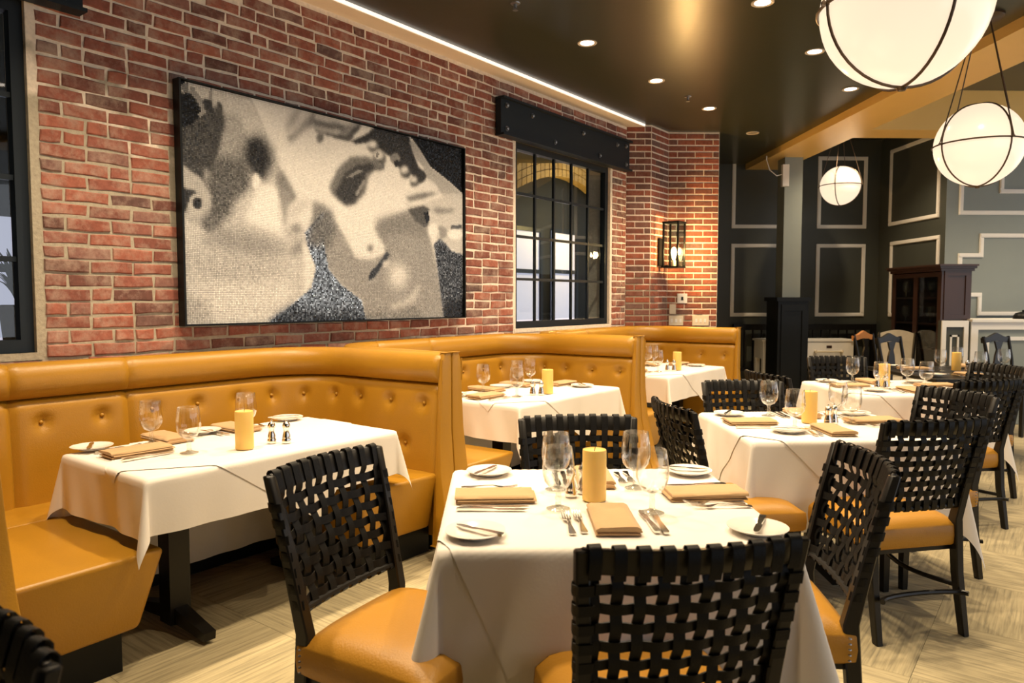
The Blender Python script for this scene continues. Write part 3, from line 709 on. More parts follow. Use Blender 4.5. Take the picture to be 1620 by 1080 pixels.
# ------------------------------------------------------------------ woven chairs
def make_chair():
    t = thing('woven_chair', 'chair', 'chair')
    def surf(u, v):
        w = .203+.028*v
        return Vector((u*w, -.213-.100*v-.045*(1-u*u)*(.35+.65*v), .50+.425*v))
    # legs: rear legs run up into the back posts
    for s in (-1, 1):
        m = MB(); pts = [((s*.205, -.275, 0), .030, .034), ((s*.203, -.232, .25), .034, .042), ((s*.203, -.214, .48), .036, .046), ((s*.216, -.262, .71), .032, .036), ((s*.231, -.313, .915), .028, .026)]
        vs = []
        for (x, y, z), w, d in pts: vs += [(x-w/2, y-d/2, z), (x+w/2, y-d/2, z), (x+w/2, y+d/2, z), (x-w/2, y+d/2, z)]
        f = [(i*4+j, i*4+(j+1) % 4, i*4+4+(j+1) % 4, i*4+4+j) for i in range(4) for j in range(4)]+[(3, 2, 1, 0), (16, 17, 18, 19)]
        m.add(vs, f).build('rear_leg', 'black_wood', t, smooth=True, bevel=.004, segs=1)
    for s in (-1, 1):
        MB().bar((s*.205, .195, 0), (s*.200, .19, .385), .028, .028, .040, .040).build('front_leg', 'black_wood', t)
    MB().tube([(.203*math.sin(a), -.245+.05*math.cos(a)-.05, .185) for a in [(-1+2*i/10)*math.pi/2 for i in range(11)]], .0105, 8).build('stretcher', 'black_wood', t, smooth=True)
    for s in (-1, 1):
        MB().tube([(s*(.203-.06*math.sin(math.pi*i/10)), -.24+.43*i/10, .20) for i in range(11)], .0105, 8).build('stretcher', 'black_wood', t, smooth=True)
    MB().box(-.205, .205, -.205, .20, .345, .385).build('seat_frame', 'black_wood', t)
    # upholstered seat, domed
    def dome(u, v):
        x = (u-.5)*2; y = (v-.5)*2
        e = max(abs(x), abs(y)); hx = .236-.012*(1-v); hy = .222
        k = (1-abs(x)**5)*(1-abs(y)**5)
        return (x*hx*(1-.02*(abs(y)**6)), y*hy-.002, .462+.038*max(0, k)**.6-.004*(x*x+y*y))
    m = MB(); N = 15; m.grid(dome, N, N)
    ring = [i*N for i in range(N)]+[(N-1)*N+j for j in range(1, N)]+[i*N+N-1 for i in range(N-2, -1, -1)]+[j for j in range(N-2, 0, -1)]
    k0 = len(m.v); prev = ring
    for dz, gr in ((-.012, 1.015), (-.05, 1.03), (-.085, 1.015), (-.095, .97)):
        new = []
        for i in ring:
            x, y, z = m.v[i]; new.append(len(m.v)); m.v.append((x*gr, y*gr, .462+dz))
        for i in range(len(ring)):
            j = (i+1) % len(ring); m.f.append((prev[i], prev[j], new[j], new[i]))
        prev = new
    m.f.append(tuple(reversed(prev)))
    seat = m.build('seat', 'seat_leather', t, smooth=True, angle=50)
    nb = MB()
    for s in (-1, 1):
        for i in range(5):
            nb.lathe([(.005, 0), (.0035, .003), (0, .004)], 6, (s*.236, -.205, .385+i*.016))
    nb_o = nb.build('nail_studs', 'bolt_steel', seat, smooth=True)
    # rails
    def rail(v, r, du=1.0): return [surf(-du+2*du*i/12, v) for i in range(13)]
    def plank(u, v):
        p_ = surf(-1+2*u, .845+.14*v); return p_
    pl_ = MB(); n_ = 13
    pv = []
    for i in range(n_):
        for v in (.852, .985):
            q = surf(-1+2*i/(n_-1), v)
            for dy in (-.008, .008): pv.append((q.x, q.y+dy, q.z))
    pl_.add(pv, [f for i in range(n_-1) for f in ((i*4, i*4+4, i*4+6, i*4+2), (i*4+1, i*4+3, i*4+7, i*4+5), (i*4+2, i*4+6, i*4+7, i*4+3), (i*4, i*4+1, i*4+5, i*4+4))]+[(0, 2, 3, 1), (n_*4-4, n_*4-3, n_*4-1, n_*4-2)])
    pl_.build('top_rail', 'black_wood', t, smooth=True, bevel=.003, segs=1)
    MB().tube(rail(.10, .0), .011, 8).build('bottom_rail', 'black_wood', t, smooth=True)
    NV, NH = 10, 7; th = .0016
    us = [-.90+1.80*i/(NV-1) for i in range(NV)]; vs_ = [.150+.625*j/(NH-1) for j in range(NH)]
    def ribbon(cs, side, hw):
        # cs: list of centre points; side: list of side vectors; thin solid strap
        m = MB(); v = []
        for c, sd in zip(cs, side):
            nrm = Vector((0, 1, .2)).normalized()
            for a, b in ((-1, -1), (1, -1), (1, 1), (-1, 1)): v.append(c+sd*(a*hw)+nrm*(b*th))
        n = len(cs); f = [(i*4+j, i*4+(j+1) % 4, i*4+4+(j+1) % 4, i*4+4+j) for i in range(n-1) for j in range(4)]+[(3, 2, 1, 0), tuple((n-1)*4+i for i in range(4))]
        return m.add(v, f)
    for i, u in enumerate(us):
        cs = []
        # from the back of the top rail over it, down the weave, round the bottom rail
        top = surf(u, .985); bot = surf(u, .10)
        cs += [top+Vector((0, -.0035, -.062)), top+Vector((0, -.0125, -.03)), top+Vector((0, -.0135, -.002)), top+Vector((0, -.008, .006)), top+Vector((0, 0, .0085)), top+Vector((0, .009, .005)), top+Vector((0, .0135, -.004))]
        v = .93
        while v > .12:
            ph = (v-vs_[0])/(vs_[1]-vs_[0]); off = .0052*math.cos(math.pi*(ph+i)); fade = min(1, max(0, (.86-v)/.06))
            cs.append(surf(u, v)+Vector((0, off*fade+.0125*(1-fade), 0))); v -= .0335
        cs += [bot+Vector((0, .012, -.004)), bot+Vector((0, 0, -.014)), bot+Vector((0, -.012, -.004)), bot+Vector((0, -.013, .03))]
        ribbon(cs, [Vector((1, 0, 0))]*len(cs), .0124).build('vertical_strap', 'strap_leather', t, smooth=True, angle=50)
    for j, v in enumerate(vs_):
        cs = []
        l = surf(-1, v); r_ = surf(1, v)
        cs += [l+Vector((.02, -.020, 0)), l+Vector((-.012, -.020, 0)), l+Vector((-.020, -.006, 0)), l+Vector((-.018, .010, 0)), l+Vector((-.006, .0195, 0))]
        u = -.955
        while u < .96:
            ph = (u-us[0])/(us[1]-us[0]); off = -.0052*math.cos(math.pi*(ph+j)); ed_ = max(0, (abs(u)-.9)/.06)
            cs.append(surf(u, v)+Vector((0, off*(1-min(1, ed_))+.016*min(1, ed_), 0))); u += .0667
        cs += [r_+Vector((.006, .0195, 0)), r_+Vector((.018, .010, 0)), r_+Vector((.020, -.006, 0)), r_+Vector((.012, -.020, 0)), r_+Vector((-.02, -.020, 0))]
        ribbon(cs, [Vector((0, -.22, .975))]*len(cs), .0122).build('horizontal_strap', 'strap_leather', t, smooth=True, angle=50)
    return t
CHAIR = make_chair()
def chair(mid, face, label, group='black woven-back dining chairs', z=0):
    # mid: middle of the top rail ends on plan, face: direction the sitter looks
    fx, fy = face; n = math.hypot(fx, fy); fx /= n; fy /= n
    return inst(CHAIR, (mid[0]+fx*.313, mid[1]+fy*.313, z), math.atan2(fy, fx)-math.pi/2, label, group)
chair((-.500, 2.19), (.855, -.50), 'black woven chair angled at the left of the foreground table')
chair((.400, 1.41), (-.13, .99), 'black woven chair nearest the camera, its back to us')
chair((1.135, 2.18), (-.98, .12), 'black woven chair at the right of the foreground table')
chair((.345, 2.93), (.06, -.99), 'black woven chair at the far side of the foreground table')
chair((.825, 3.30), (.98, .14), 'black woven chair at the left of the middle table')
chair((1.765, 2.83), (-.18, .98), 'black woven chair with full orange seat, its back to us at the middle table')
chair((1.46, 4.20), (.05, -.99), 'black woven chair at the far side of the middle table')
chair((2.42, 3.72), (-.95, -.25), 'black woven chair at the right of the middle table')
chair((1.76, 4.62), (.97, .22), 'black woven chair at the left of the third table, before the column')
chair((2.86, 5.96), (-.05, -.99), 'black woven chair at the far side of the third table')
chair((2.93, 4.20), (-.22, .97), 'black woven chair with its back to us at the third table')
chair((3.66, 5.16), (-.97, -.2), 'black woven chair at the right of the third table')
chair((-.785, 1.075), (-.53, -.85), 'dark blurred woven chair cut off in the bottom left corner')

# ------------------------------------------------------------------ tables and cloths
TZ = .745
def table(name, label, loc, rotz, w, d, m='black_wood', bases=1):
    t = thing(name, label, 'table', (loc[0], loc[1], 0), rotz)
    MB().box(-w/2, w/2, -d/2, d/2, TZ-.032, TZ).build('tabletop', m, t, bevel=.006, segs=2)
    xs = [0] if bases == 1 else [-w/2+.27, w/2-.27]
    for x in xs:
        if bases == 1: MB().lathe([(.038, .04), (.038, TZ-.06), (.12, TZ-.045), (.12, TZ-.032)], 14, (x, 0, 0)).build('column', 'black_wood', t, smooth=True)
        else: MB().box(x-.045, x+.045, -.045, .045, .03, TZ-.05).box(x-.12, x+.12, -.2, .2, TZ-.05, TZ-.032).build('column', 'black_wood', t)
        dirs = ((1, 0), (-1, 0), (0, 1), (0, -1)) if bases == 1 else ((0, 1), (0, -1))
        L = .30 if bases == 1 else .27
        for a, b in dirs:
            MB().bar((x, 0, .075), (x+a*L, b*L, .035), .06, .07, .05, .035).build('foot', 'black_wood', t)
    return t
def drape(name, label, loc, rotz, w, d, ext, ang=0.0, lift=0.0, center=(0, 0), seed=1, group='white tablecloths', flare=.05, cone=.30, wave=.015, N=84):
    rg = random.Random(seed); hx, hy = w/2+.004, d/2+.004; zt = TZ+.003+lift; rho = .014
    ph = [rg.uniform(0, 6.28) for _ in range(8)]; ca, sa = math.cos(ang), math.sin(ang)
    x0, x1, y0, y1 = ext
    def fn(a, b):
        u = x0+(x1-x0)*a; v = y0+(y1-y0)*b
        px = center[0]+u*ca-v*sa; py = center[1]+u*sa+v*ca
        qx = max(-hx, min(hx, px)); qy = max(-hy, min(hy, py)); ex, ey = px-qx, py-qy; r = math.hypot(ex, ey)
        if r < 1e-9: return (px, py, zt+.0006*math.exp(-(u/.006)**2)+.0006*math.exp(-(v/.006)**2))
        dx, dy = ex/r, ey/r
        k = flare; s2 = abs(2*dx*dy)
        t = qx if abs(dy) > abs(dx) else qy; i0 = (0 if dy > 0 else 1) if abs(dy) > abs(dx) else (2 if dx > 0 else 3)
        wv = wave*(1-s2)*(math.sin(9*t+ph[i0])+.6*math.sin(17*t+ph[i0+4])+.5*math.sin(31*t+2*ph[i0]+9*r))
        k += cone*s2**1.3
        if r < rho*math.pi/2: o_, dn = rho*math.sin(r/rho), rho*(1-math.cos(r/rho))
        else:
            l = r-rho*math.pi/2; cs = math.sqrt(max(.2, 1-k*k)); o_, dn = rho+l*k+wv*min(1, l/.25), rho+l*cs
        z = max(.012+lift*2, zt-dn)
        o_ += lift*min(1, r/.02)
        return (qx+dx*o_, qy+dy*o_, z)
    m = MB().grid(fn, N, N)
    o = m.build(name, 'cloth', None, smooth=True, loc=(loc[0], loc[1], 0), rotz=rotz, angle=80)
    return tag(o, label, 'tablecloth', group)

FT = ((.332, 2.30), .93, .86); T2 = ((1.665, 3.70), .93, .84); T3 = ((2.95, 5.26), .94, .88)
def clothed(T, key, where, od, seed, drop=.56):
    (c, w, d) = T; cn = .26 if drop > .5 else .17
    table('dining_table', 'black pedestal table hidden under the cloths, '+where, c, 0, w, d)
    drape('tablecloth', 'long white under-cloth on the '+key, c, 0, w, d, (-w/2-drop, w/2+drop, -d/2-drop, d/2+drop), seed=seed, cone=cn)
    ang, hd, cen = od
    drape('overlay_cloth', 'square white overlay cloth turned askew on the '+key, c, 0, w, d, (-hd, hd, -hd, hd), ang=ang, lift=.0032, center=cen, seed=seed, cone=cn)
clothed(FT, 'foreground table', 'nearest the camera', (R(24), .585, (0, 0)), 11)
clothed(T2, 'middle table', 'second from the camera', (R(45), .545, (0, 0)), 12, .43)
clothed(T3, 'third table', 'third from the camera', (R(45), .56, (0, 0)), 13, .43)
BT = []
for k, wh in enumerate(('nearest booth', 'middle booth', 'far booth')):
    s = .412+PITCH*k+(.09 if k == 1 else 0); D = .845; X, Y, _ = W(s, D); w, d = 1.215, .69
    table('booth_table', 'black double-pedestal table in the '+wh, (X, Y), WA, w, d, bases=2)
    drape('tablecloth', 'white tablecloth hanging over the table in the '+wh, (X, Y), WA, w, d, (-w/2-.24, w/2+.24, -d/2-.225, d/2+.65), seed=20+k, cone=.22, flare=.03, wave=.010, N=90)
    drape('overlay_cloth', 'smaller white overlay cloth set diagonally in the '+wh, (X, Y), WA, w, d, (-.50, .50, -.50, .50), ang=R(55), lift=.0032, center=(.02, .0), seed=20+k, cone=.22, flare=.03, wave=.010)
    BT.append((s, D))
# bare dark table at the far right
T4 = (4.30, 6.40)
table('dining_table', 'bare dark polished table at the far right', T4, 0, 1.35, 1.15)

# ------------------------------------------------------------------ tableware prototypes
TOP = TZ+.0105
def goblet_proto():
    t = thing('goblet', 'goblet', 'glass')
    MB().lathe([(.0, .062), (.016, .0625), (.031, .070), (.044, .088), (.0495, .112), (.0495, .137), (.0465, .165), (.0425, .194), (.0410, .1945), (.0450, .165), (.0480, .137), (.0480, .112), (.0425, .090), (.030, .0725), (.015, .0655), (0, .065)], 26, cap=False).build('bowl', 'goblet_glass', t, smooth=True, angle=80)
    MB().lathe([(.0125, .062), (.0085, .055), (.0075, .045), (.010, .036), (.0085, .026), (.009, .014), (.014, .009)], 14).build('stem', 'solid_glass', t, smooth=True, angle=80)
    MB().lathe([(.012, .010), (.024, .006), (.036, .0035), (.0375, .0018), (.036, 0), (.0, 0)], 22).build('foot', 'solid_glass', t, smooth=True, angle=50)
    return t
def candle_proto():
    t = thing('candle', 'candle', 'candle')
    MB().lathe([(.037, 0), (.0385, .003), (.0385, .158), (.037, .163), (.034, .164), (.031, .160), (.02, .156), (0, .155)], 26).build('wax_pillar', 'wax', t, smooth=True, angle=50)
    MB().tube([(0, 0, .154), (.001, 0, .165), (.003, .001, .171)], .0012, 6).build('wick', 'wick', t)
    return t
def shaker_proto():
    t = thing('shaker', 'shaker', 'shaker')
    MB().lathe([(.0, 0), (.0195, 0), (.020, .004), (.0205, .014), (.0185, .018), (.019, .022), (.016, .036), (.0125, .05), (.0135, .062), (.017, .068), (.0172, .073)], 16).build('body', 'silver', t, smooth=True, angle=35)
    MB().lathe([(.0165, .0735), (.017, .078), (.014, .088), (.007, .094), (.004, .0955), (.0055, .099), (.0045, .104), (0, .1055)], 16).build('cap', 'silver', t, smooth=True, angle=35)
    return t
def plate_proto():
    m = MB().lathe([(0, .0035), (.048, .0035), (.056, .006), (.080, .0125), (.083, .0135), (.0835, .0155), (.079, .0150), (.056, .0085), (.046, .0060), (0, .0060)], 36)
    # foot ring
    m.lathe([(.046, .0), (.050, .0), (.050, .0045), (.046, .004)], 30, cap=False)
    return m.mesh('bread_plate', 'porcelain', True, angle=60)
def strip(m, pts):
    # pts: (x, half width, z, thickness) along y
    v = []
    for y, hw, z, th in pts: v += [(-hw, y, z), (hw, y, z), (hw, y, z+th), (-hw, y, z+th)]
    n = len(pts); f = [(i*4+j, i*4+(j+1) % 4, i*4+4+(j+1) % 4, i*4+4+j) for i in range(n-1) for j in range(4)]+[(3, 2, 1, 0), tuple((n-1)*4+i for i in range(4))]
    return m.add(v, f)
def fork_mesh(L=.195):
    m = MB(); k = L/.195
    strip(m, [(-.0975*k, .007, .0005, .0025), (-.09*k, .0105, .0008, .003), (-.06*k, .008, .002, .003), (-.02*k, .0038, .006, .003), (.012*k, .0036, .007, .003), (.024*k, .009, .0045, .0025), (.034*k, .0125, .002, .0022), (.046*k, .0125, .001, .002)])
    for i in range(4):
        x = -.0108+.0072*i
        q = MB(); strip(q, [(.045*k, .0019, .001, .002), (.07*k, .0018, .003, .002), (.0955*k, .0009, .0085, .0014)]); m.add([(a+x, b, c) for a, b, c in q.v], q.f)
    return m.mesh('fork', 'silver', True, angle=40)
def knife_proto(L=.215):
    k = L/.215; t = thing('knife', 'knife', 'knife')
    m = MB(); strip(m, [(-.1075*k, .006, .001, .005), (-.10*k, .0095, .0003, .007), (-.05*k, .0085, .0005, .0065), (-.005*k, .0065, .001, .005), (.004*k, .0058, .0015, .004)]); m.build('handle', 'silver', t, smooth=True, angle=40)
    m = MB(); strip(m, [(.004*k, .0055, .002, .0028), (.02*k, .0088, .002, .0018), (.07*k, .0095, .002, .0016), (.095*k, .0075, .002, .0015), (.1075*k, .0020, .002, .0012)]); m.build('blade', 'silver', t, smooth=True, angle=40)
    return t
def napkin_mesh(seed):
    rg = random.Random(seed); m = MB(); W_, L_ = .125, .25
    lays = [(0, .0055, 0.0, 0.0), (.0065, .0055, .004, .006), (.0130, .0085, .000, -.003)]
    for z, th, ox, oy in lays:
        def top(u, v, z=z, th=th, ox=ox, oy=oy):
            x = (u-.5)*W_*(1-.02*rg.random()); y = (v-.5)*L_
            e = min(1, min(u, 1-u)*W_/.012); lift_ = .0035*math.sin(3.1*v+seed)+.002*math.sin(5*u+2*seed)
            return (x+ox, y+oy, z+th*(.35+.65*math.sqrt(max(0, 1-(1-e)**2)))+max(0, lift_)*z*60)
        def bot(u, v, z=z, ox=ox, oy=oy):
            return ((u-.5)*W_+ox, (v-.5)*L_+oy, z)
        n = 12; k0 = len(m.v); m.grid(top, n, n); m.grid(lambda u, v: bot(1-u, v), n, n); k1 = k0+n*n
        for a in range(n-1):
            m.f.append((k0+a*n, k1+(n-1-a)*n, k1+(n-2-a)*n, k0+(a+1)*n)); m.f.append((k0+a*n+n-1, k0+(a+1)*n+n-1, k1+(n-2-a)*n+n-1, k1+(n-1-a)*n+n-1))
            m.f.append((k0+a, k0+a+1, k1+(n-1)*n+a+1, k1+(n-1)*n+a)); m.f.append((k0+(n-1)*n+a, k1+a, k1+a+1, k0+(n-1)*n+a+1))
    return m.mesh('napkin', 'napkin', True, angle=55)
GOB, CAN, SHA, KNI, BKN = goblet_proto(), candle_proto(), shaker_proto(), knife_proto(), knife_proto(.165)
BKN.name = 'butter_knife'
PLM, FOM, NAM = plate_proto(), fork_mesh(), [napkin_mesh(s) for s in (1, 2, 3, 4)]
NN = [0]
def flat(name, me, loc, rotz, label, cat, group): return tag(place(name, me, None, loc, rotz), label, cat, group)
def rot2(x, y, a): return (x*math.cos(a)-y*math.sin(a), x*math.sin(a)+y*math.cos(a))
def setting(c, a, which, where, glass=(.13, .16), plate=(-.37, -.04), parts='nfkpbg', group_key='', jit=0.0, kdx=.105):
    """c: napkin centre on plan, a: rotation (0 = sitter looks +y)"""
    NN[0] += 1; rg = random.Random(NN[0]*13)
    def at(x, y): p = rot2(x, y, a); return (c[0]+p[0], c[1]+p[1])
    w = 'the %s place on the %s' % (which, where)
    J = lambda: rg.uniform(-.05, .05)
    if 'n' in parts: flat('napkin', NAM[NN[0] % 4], (*c, TOP), a+J(), 'folded tan napkin at '+w, 'napkin', 'folded tan napkins')
    if 'f' in parts:
        for i, nm in ((0, 'inner'), (1, 'outer')):
            flat('fork', FOM, (*at(-.095-.034*i, -.005-.012*i), TOP), a+J(), '%s silver fork at %s' % (nm, w), 'fork', 'silver forks')
    if 'k' in parts:
        for i, nm in ((0, 'inner'), (1, 'outer')):
            inst(KNI, (*at(kdx+.028*i, -.01*i), TOP), a+J(), '%s silver knife at %s' % (nm, w), 'silver knives')
    if 'p' in parts:
        p = at(*plate); flat('bread_plate', PLM, (*p, TOP), a, 'white bread plate at '+w, 'plate', 'white bread plates')
        if 'b' in parts:
            o = inst(BKN, (p[0]+rot2(.012, -.01, a)[0], p[1]+rot2(.012, -.01, a)[1], TOP+.0145), a+rg.choice((.9, 1.1, 1.35)), 'butter knife on plate at '+w, 'butter knives'); 
    if 'g' in parts: inst(GOB, (*at(*glass), TOP), rg.uniform(0, 6), 'empty water goblet at '+w, 'water goblets')
def centre(cx, cy, where, sh, z=TOP):
    inst(CAN, (cx, cy, z), 0, 'yellow pillar candle on the '+where, 'yellow pillar candles')
    for (x, y), nm in zip(sh, ('left', 'right')): inst(SHA, (x, y, z), 0, '%s silver shaker of the pair on the %s' % (nm, where), 'silver shakers')
# foreground table
F_ = 'foreground table'
setting((.345, 2.065), 0, 'near', F_, glass=(.134, .085), plate=(-.395, -.105))
setting((.005, 2.325), -math.pi/2, 'left', F_, glass=(.125, .195), plate=(-.335, -.02))
setting((.360, 2.560), math.pi, 'far', F_, glass=(.147, .135), plate=(-.365, -.085))
setting((.690, 2.335), math.pi/2, 'right', F_, glass=(.10, .205), plate=(-.365, -.045))
centre(.325, 2.300, F_, ((.255, 2.345), (.30, 2.385)))
M_ = 'middle table'
setting((1.655, 3.470), 0, 'near', M_, plate=(-.22, .0), glass=(.20, .22), parts='nfpbg'); setting((1.335, 3.72), -math.pi/2, 'left', M_, plate=(-.27, -.02), glass=(.16, .17)); setting((1.72, 3.98), math.pi, 'far', M_, glass=(.20, .035), plate=(-.3, .0)); setting((1.985, 3.73), math.pi/2, 'right', M_, glass=(.17, .10), plate=(-.3, -.02))
centre(1.655, 3.735, M_, ((1.72, 3.66), (1.765, 3.69)))
H_ = 'third table'
setting((2.95, 5.00), 0, 'near', H_, plate=(-.26, .02), glass=(.18, .15)); setting((2.63, 5.27), -math.pi/2, 'left', H_, plate=(-.32, -.02)); setting((2.93, 5.53), math.pi, 'far', H_, plate=(-.34, 0), glass=(.16, .02)); setting((3.26, 5.26), math.pi/2, 'right', H_, plate=(-.33, 0), glass=(.15, .12))
centre(2.905, 5.30, H_, ((2.80, 5.20), (2.845, 5.17)))
# booth tables: wall frame (s, D); a sitter on the wall side looks out into the room
def bset(k, s, D, dirn, which, **kw):
    s += PITCH*k+(.09 if k == 1 else 0); X, Y, _ = W(s, D); a = {'e': WA-math.pi/2, 'w': WA+math.pi/2, 'out': WA+math.pi}[dirn]
    setting((X, Y), a, which, 'table in the '+('nearest booth', 'middle booth', 'far booth')[k], **kw)
def bcentre(k, pts):
    q = [W(s+PITCH*k+(.09 if k == 1 else 0), D)[:2] for s, D in pts]
    centre(*q[0], 'table in the '+('nearest booth', 'middle booth', 'far booth')[k], q[1:])
bset(0, -.015, .735, 'e', 'left end', glass=(.190, .125), plate=(-.225, -.085), kdx=.10)
bset(0, .205, .560, 'out', 'wall-side left', glass=(.10, .055), plate=(-.19, -.03), parts='nfpg')
bset(0, .545, .575, 'out', 'wall-side right', glass=(.03, .135), plate=(-.33, -.05), parts='nfkpbg')
bcentre(0, [(.305, 1.025), (.450, 1.01), (.492, 1.06)])
for k in (1, 2):
    bset(k, -.04, .80, 'e', 'left end', glass=(.16, .13), plate=(-.22, -.06))
    bset(k, .24, .58, 'out', 'wall-side left', glass=(.10, .05), plate=(-.2, -.03), parts='nfpg')
    bset(k, .60, .58, 'out', 'wall-side right', glass=(.08, .06), plate=(-.24, -.03), parts='nfpg')
    bset(k, .86, .80, 'w', 'right end', glass=(.19, .14), plate=(-.2, .02), parts='nfpbg')
    bcentre(k, [(.36, 1.02), (.24, .98), (.27, 1.03)])
# far bare table
B_ = 'bare dark table'
setting((4.02, 6.0), 0, 'near', B_, glass=(.17, .12), plate=(-.28, .02)); setting((3.86, 6.55), -math.pi/2, 'left', B_, glass=(.14, .16), plate=(-.25, 0)); setting((4.50, 6.78), math.pi, 'far', B_, glass=(.15, .1), plate=(-.2, 0)); setting((4.75, 6.30), math.pi/2, 'right', B_, glass=(.12, .14), plate=(-.2, 0))
centre(4.18, 6.43, 'bare dark table', ((4.22, 6.34), (4.27, 6.33)))

# ------------------------------------------------------------------ pendant globes
def pendant(c, ceil_z, label, rad=.267, rotz=0.0):
    t = thing('globe_pendant', label, 'pendant lamp', (c[0], c[1], ceil_z), rotz, 'globe pendant lamps'); z = c[2]-ceil_z
    m = MB(); n = 40; prof = [(rad*math.sin(math.pi*i/24), -rad*math.cos(math.pi*i/24)) for i in range(25)]
    prof[0] = (0, -rad); prof[-1] = (0, rad)
    m.lathe(prof, n, (0, 0, z), cap=False).build('globe', 'globe_glass', t, smooth=True, angle=80)
    r2 = rad+.004
    MB().tube([((r2+.003)*math.cos(a), (r2+.003)*math.sin(a), z) for a in [2*math.pi*i/48 for i in range(48)]], .0055, 6, closed=True).build('cage_ring', 'bronze', t, smooth=True)
    for k in range(2):
        b = k*math.pi/2
        MB().tube([(r2*math.cos(a)*math.cos(b), r2*math.cos(a)*math.sin(b), z+r2*math.sin(a)) for a in [2*math.pi*i/48 for i in range(48)]], .0055, 6, closed=True).build('cage_ring', 'bronze', t, smooth=True)
    for k in range(4):
        a = k*math.pi/2; x, y = math.cos(a), math.sin(a)
        MB().bar(((r2+.02)*x, (r2+.02)*y, z), ((r2-.01)*x, (r2-.01)*y, z), .012, .012).build('bracket', 'bronze', t)
        MB().tube([((r2+.016)*x, (r2+.016)*y, z), (.05*x, .05*y, -.02)], .0042, 6).build('rod', 'bronze', t, smooth=True)
    MB().lathe([(0, -rad-.018), (.012, -rad-.016), (.02, -rad-.004), (0, -rad-.002)], 12, (0, 0, z)).build('finial', 'bronze', t, smooth=True)
    MB().lathe([(0, -.026), (.105, -.026), (.12, -.014), (.12, 0)], 24).build('canopy', 'bronze', t, smooth=True, angle=40)
pendant((1.400, 2.50, 2.394), CEIL, 'large globe pendant in a dark cage, nearest, cut by the top edge', rotz=R(3))
pendant((3.240, 4.83, 2.422), CEIL, 'globe pendant in a dark cage at the right edge', rotz=R(6))
pendant((4.405, 9.2, 2.83), 3.60, 'small far globe pendant before the dark green wall', rad=.243, rotz=R(50))

# ------------------------------------------------------------------ recessed lights and sprinklers
def downlight(x, y, z, label, lit=True, power=1.0):
    t = thing('recessed_light', label, 'ceiling light', (x, y, z), 0, 'recessed ceiling lights')
    MB().lathe([(.050, -.001), (.068, -.006), (.071, -.004), (.071, 0)], 24, cap=False).build('trim_ring', 'trim_ring', t, smooth=True)
    MB().lathe([(0, -.0025), (.050, -.0025), (.050, -.001), (0, -.001)], 24, cap=False).build('lens', 'lamp_lens' if lit else 'lamp_off', t)
    if lit:
        l = bpy.data.lights.new('downlight', 'SPOT'); l.energy = SPOT_W*power; l.color = SPOT_COL; l.spot_size = R(118); l.spot_blend = .8; l.shadow_soft_size = .05
        o = bpy.data.objects.new('downlight', l); COL.objects.link(o); o.parent = t; o.location = (0, 0, -.02)
for x, y, nm, lit in ((.69, 5.40, 'nearest lit recessed light above the booths', 1), (1.40, 6.30, 'second lit recessed light above the booths', 1), (2.12, 7.19, 'third lit recessed light, above the lantern pier', 1), (2.92, 8.22, 'unlit recessed light at the end of the row', 0),
                      (1.70, 4.65, 'recessed light at the top edge left of the big globe', 1), (2.43, 5.54, 'recessed light just left of the big globe', 1), (3.18, 6.50, 'recessed light just below the big globe', 1)):
    downlight(x, y, CEIL, nm, bool(lit), 1.2 if 'booths' in nm else 1.0)
for x, y, nm in ((-.03, 4.50, 'middle booth'), (-.75, 3.60, 'mosaic and nearest booth'), (-1.47, 2.70, 'left end of the nearest booth'), (.97, 3.75, 'chair left of the middle table'), (.25, 2.85, 'far side of the foreground table'), (-.47, 1.95, 'angled left chair'),
                 (2.70, 3.90, 'right side of the middle table'), (1.98, 3.00, 'orange-seated chair'), (1.26, 2.10, 'chair right of the foreground table')):
    downlight(x, y, CEIL, 'recessed ceiling light out of frame above the '+nm, True, 1.35 if 'booth' in nm else .95)
for x, y, nm in ((4.75, 6.65, 'recessed light in the raised bay behind the right globe'), (5.3, 6.9, 'recessed light in the raised bay at the right edge')): downlight(x, y, 3.60, nm, True, .8)
for x, y, nm in ((4.45, 8.55, 'white console'), (5.9, 7.2, 'bright panelled counter'), (6.9, 7.2, 'right end of the counter'), (4.9, 4.9, 'bare dark table'), (5.0, 3.0, 'floor right of the tables')):  # unseen lights, added to brighten the far walls and their surroundings
    downlight(x, y, 3.60, 'added recessed raised-bay light out of view above the '+nm, True, 1.4 if 'console' in nm else .8)
def sprinkler(x, y, z, label):
    t = thing('sprinkler', label, 'sprinkler', (x, y, z), 0, 'ceiling sprinklers')
    MB().lathe([(.032, 0), (.030, -.006), (.012, -.008), (.010, -.03), (.004, -.034)], 14).build('escutcheon', 'bolt_steel', t, smooth=True)
    MB().lathe([(.018, -.046), (.018, -.044), (0, -.043)], 12).tube([(.01, 0, -.03), (.008, 0, -.044)], .002, 5).tube([(-.01, 0, -.03), (-.008, 0, -.044)], .002, 5).build('deflector', 'bolt_steel', t)
sprinkler(.144, 4.70, CEIL, 'small sprinkler head at the top edge of the dark ceiling'); sprinkler(1.80, 6.78, CEIL, 'small sprinkler head between the recessed lights'); sprinkler(3.72, 5.05, 3.185, 'small sprinkler head under the gold beam')

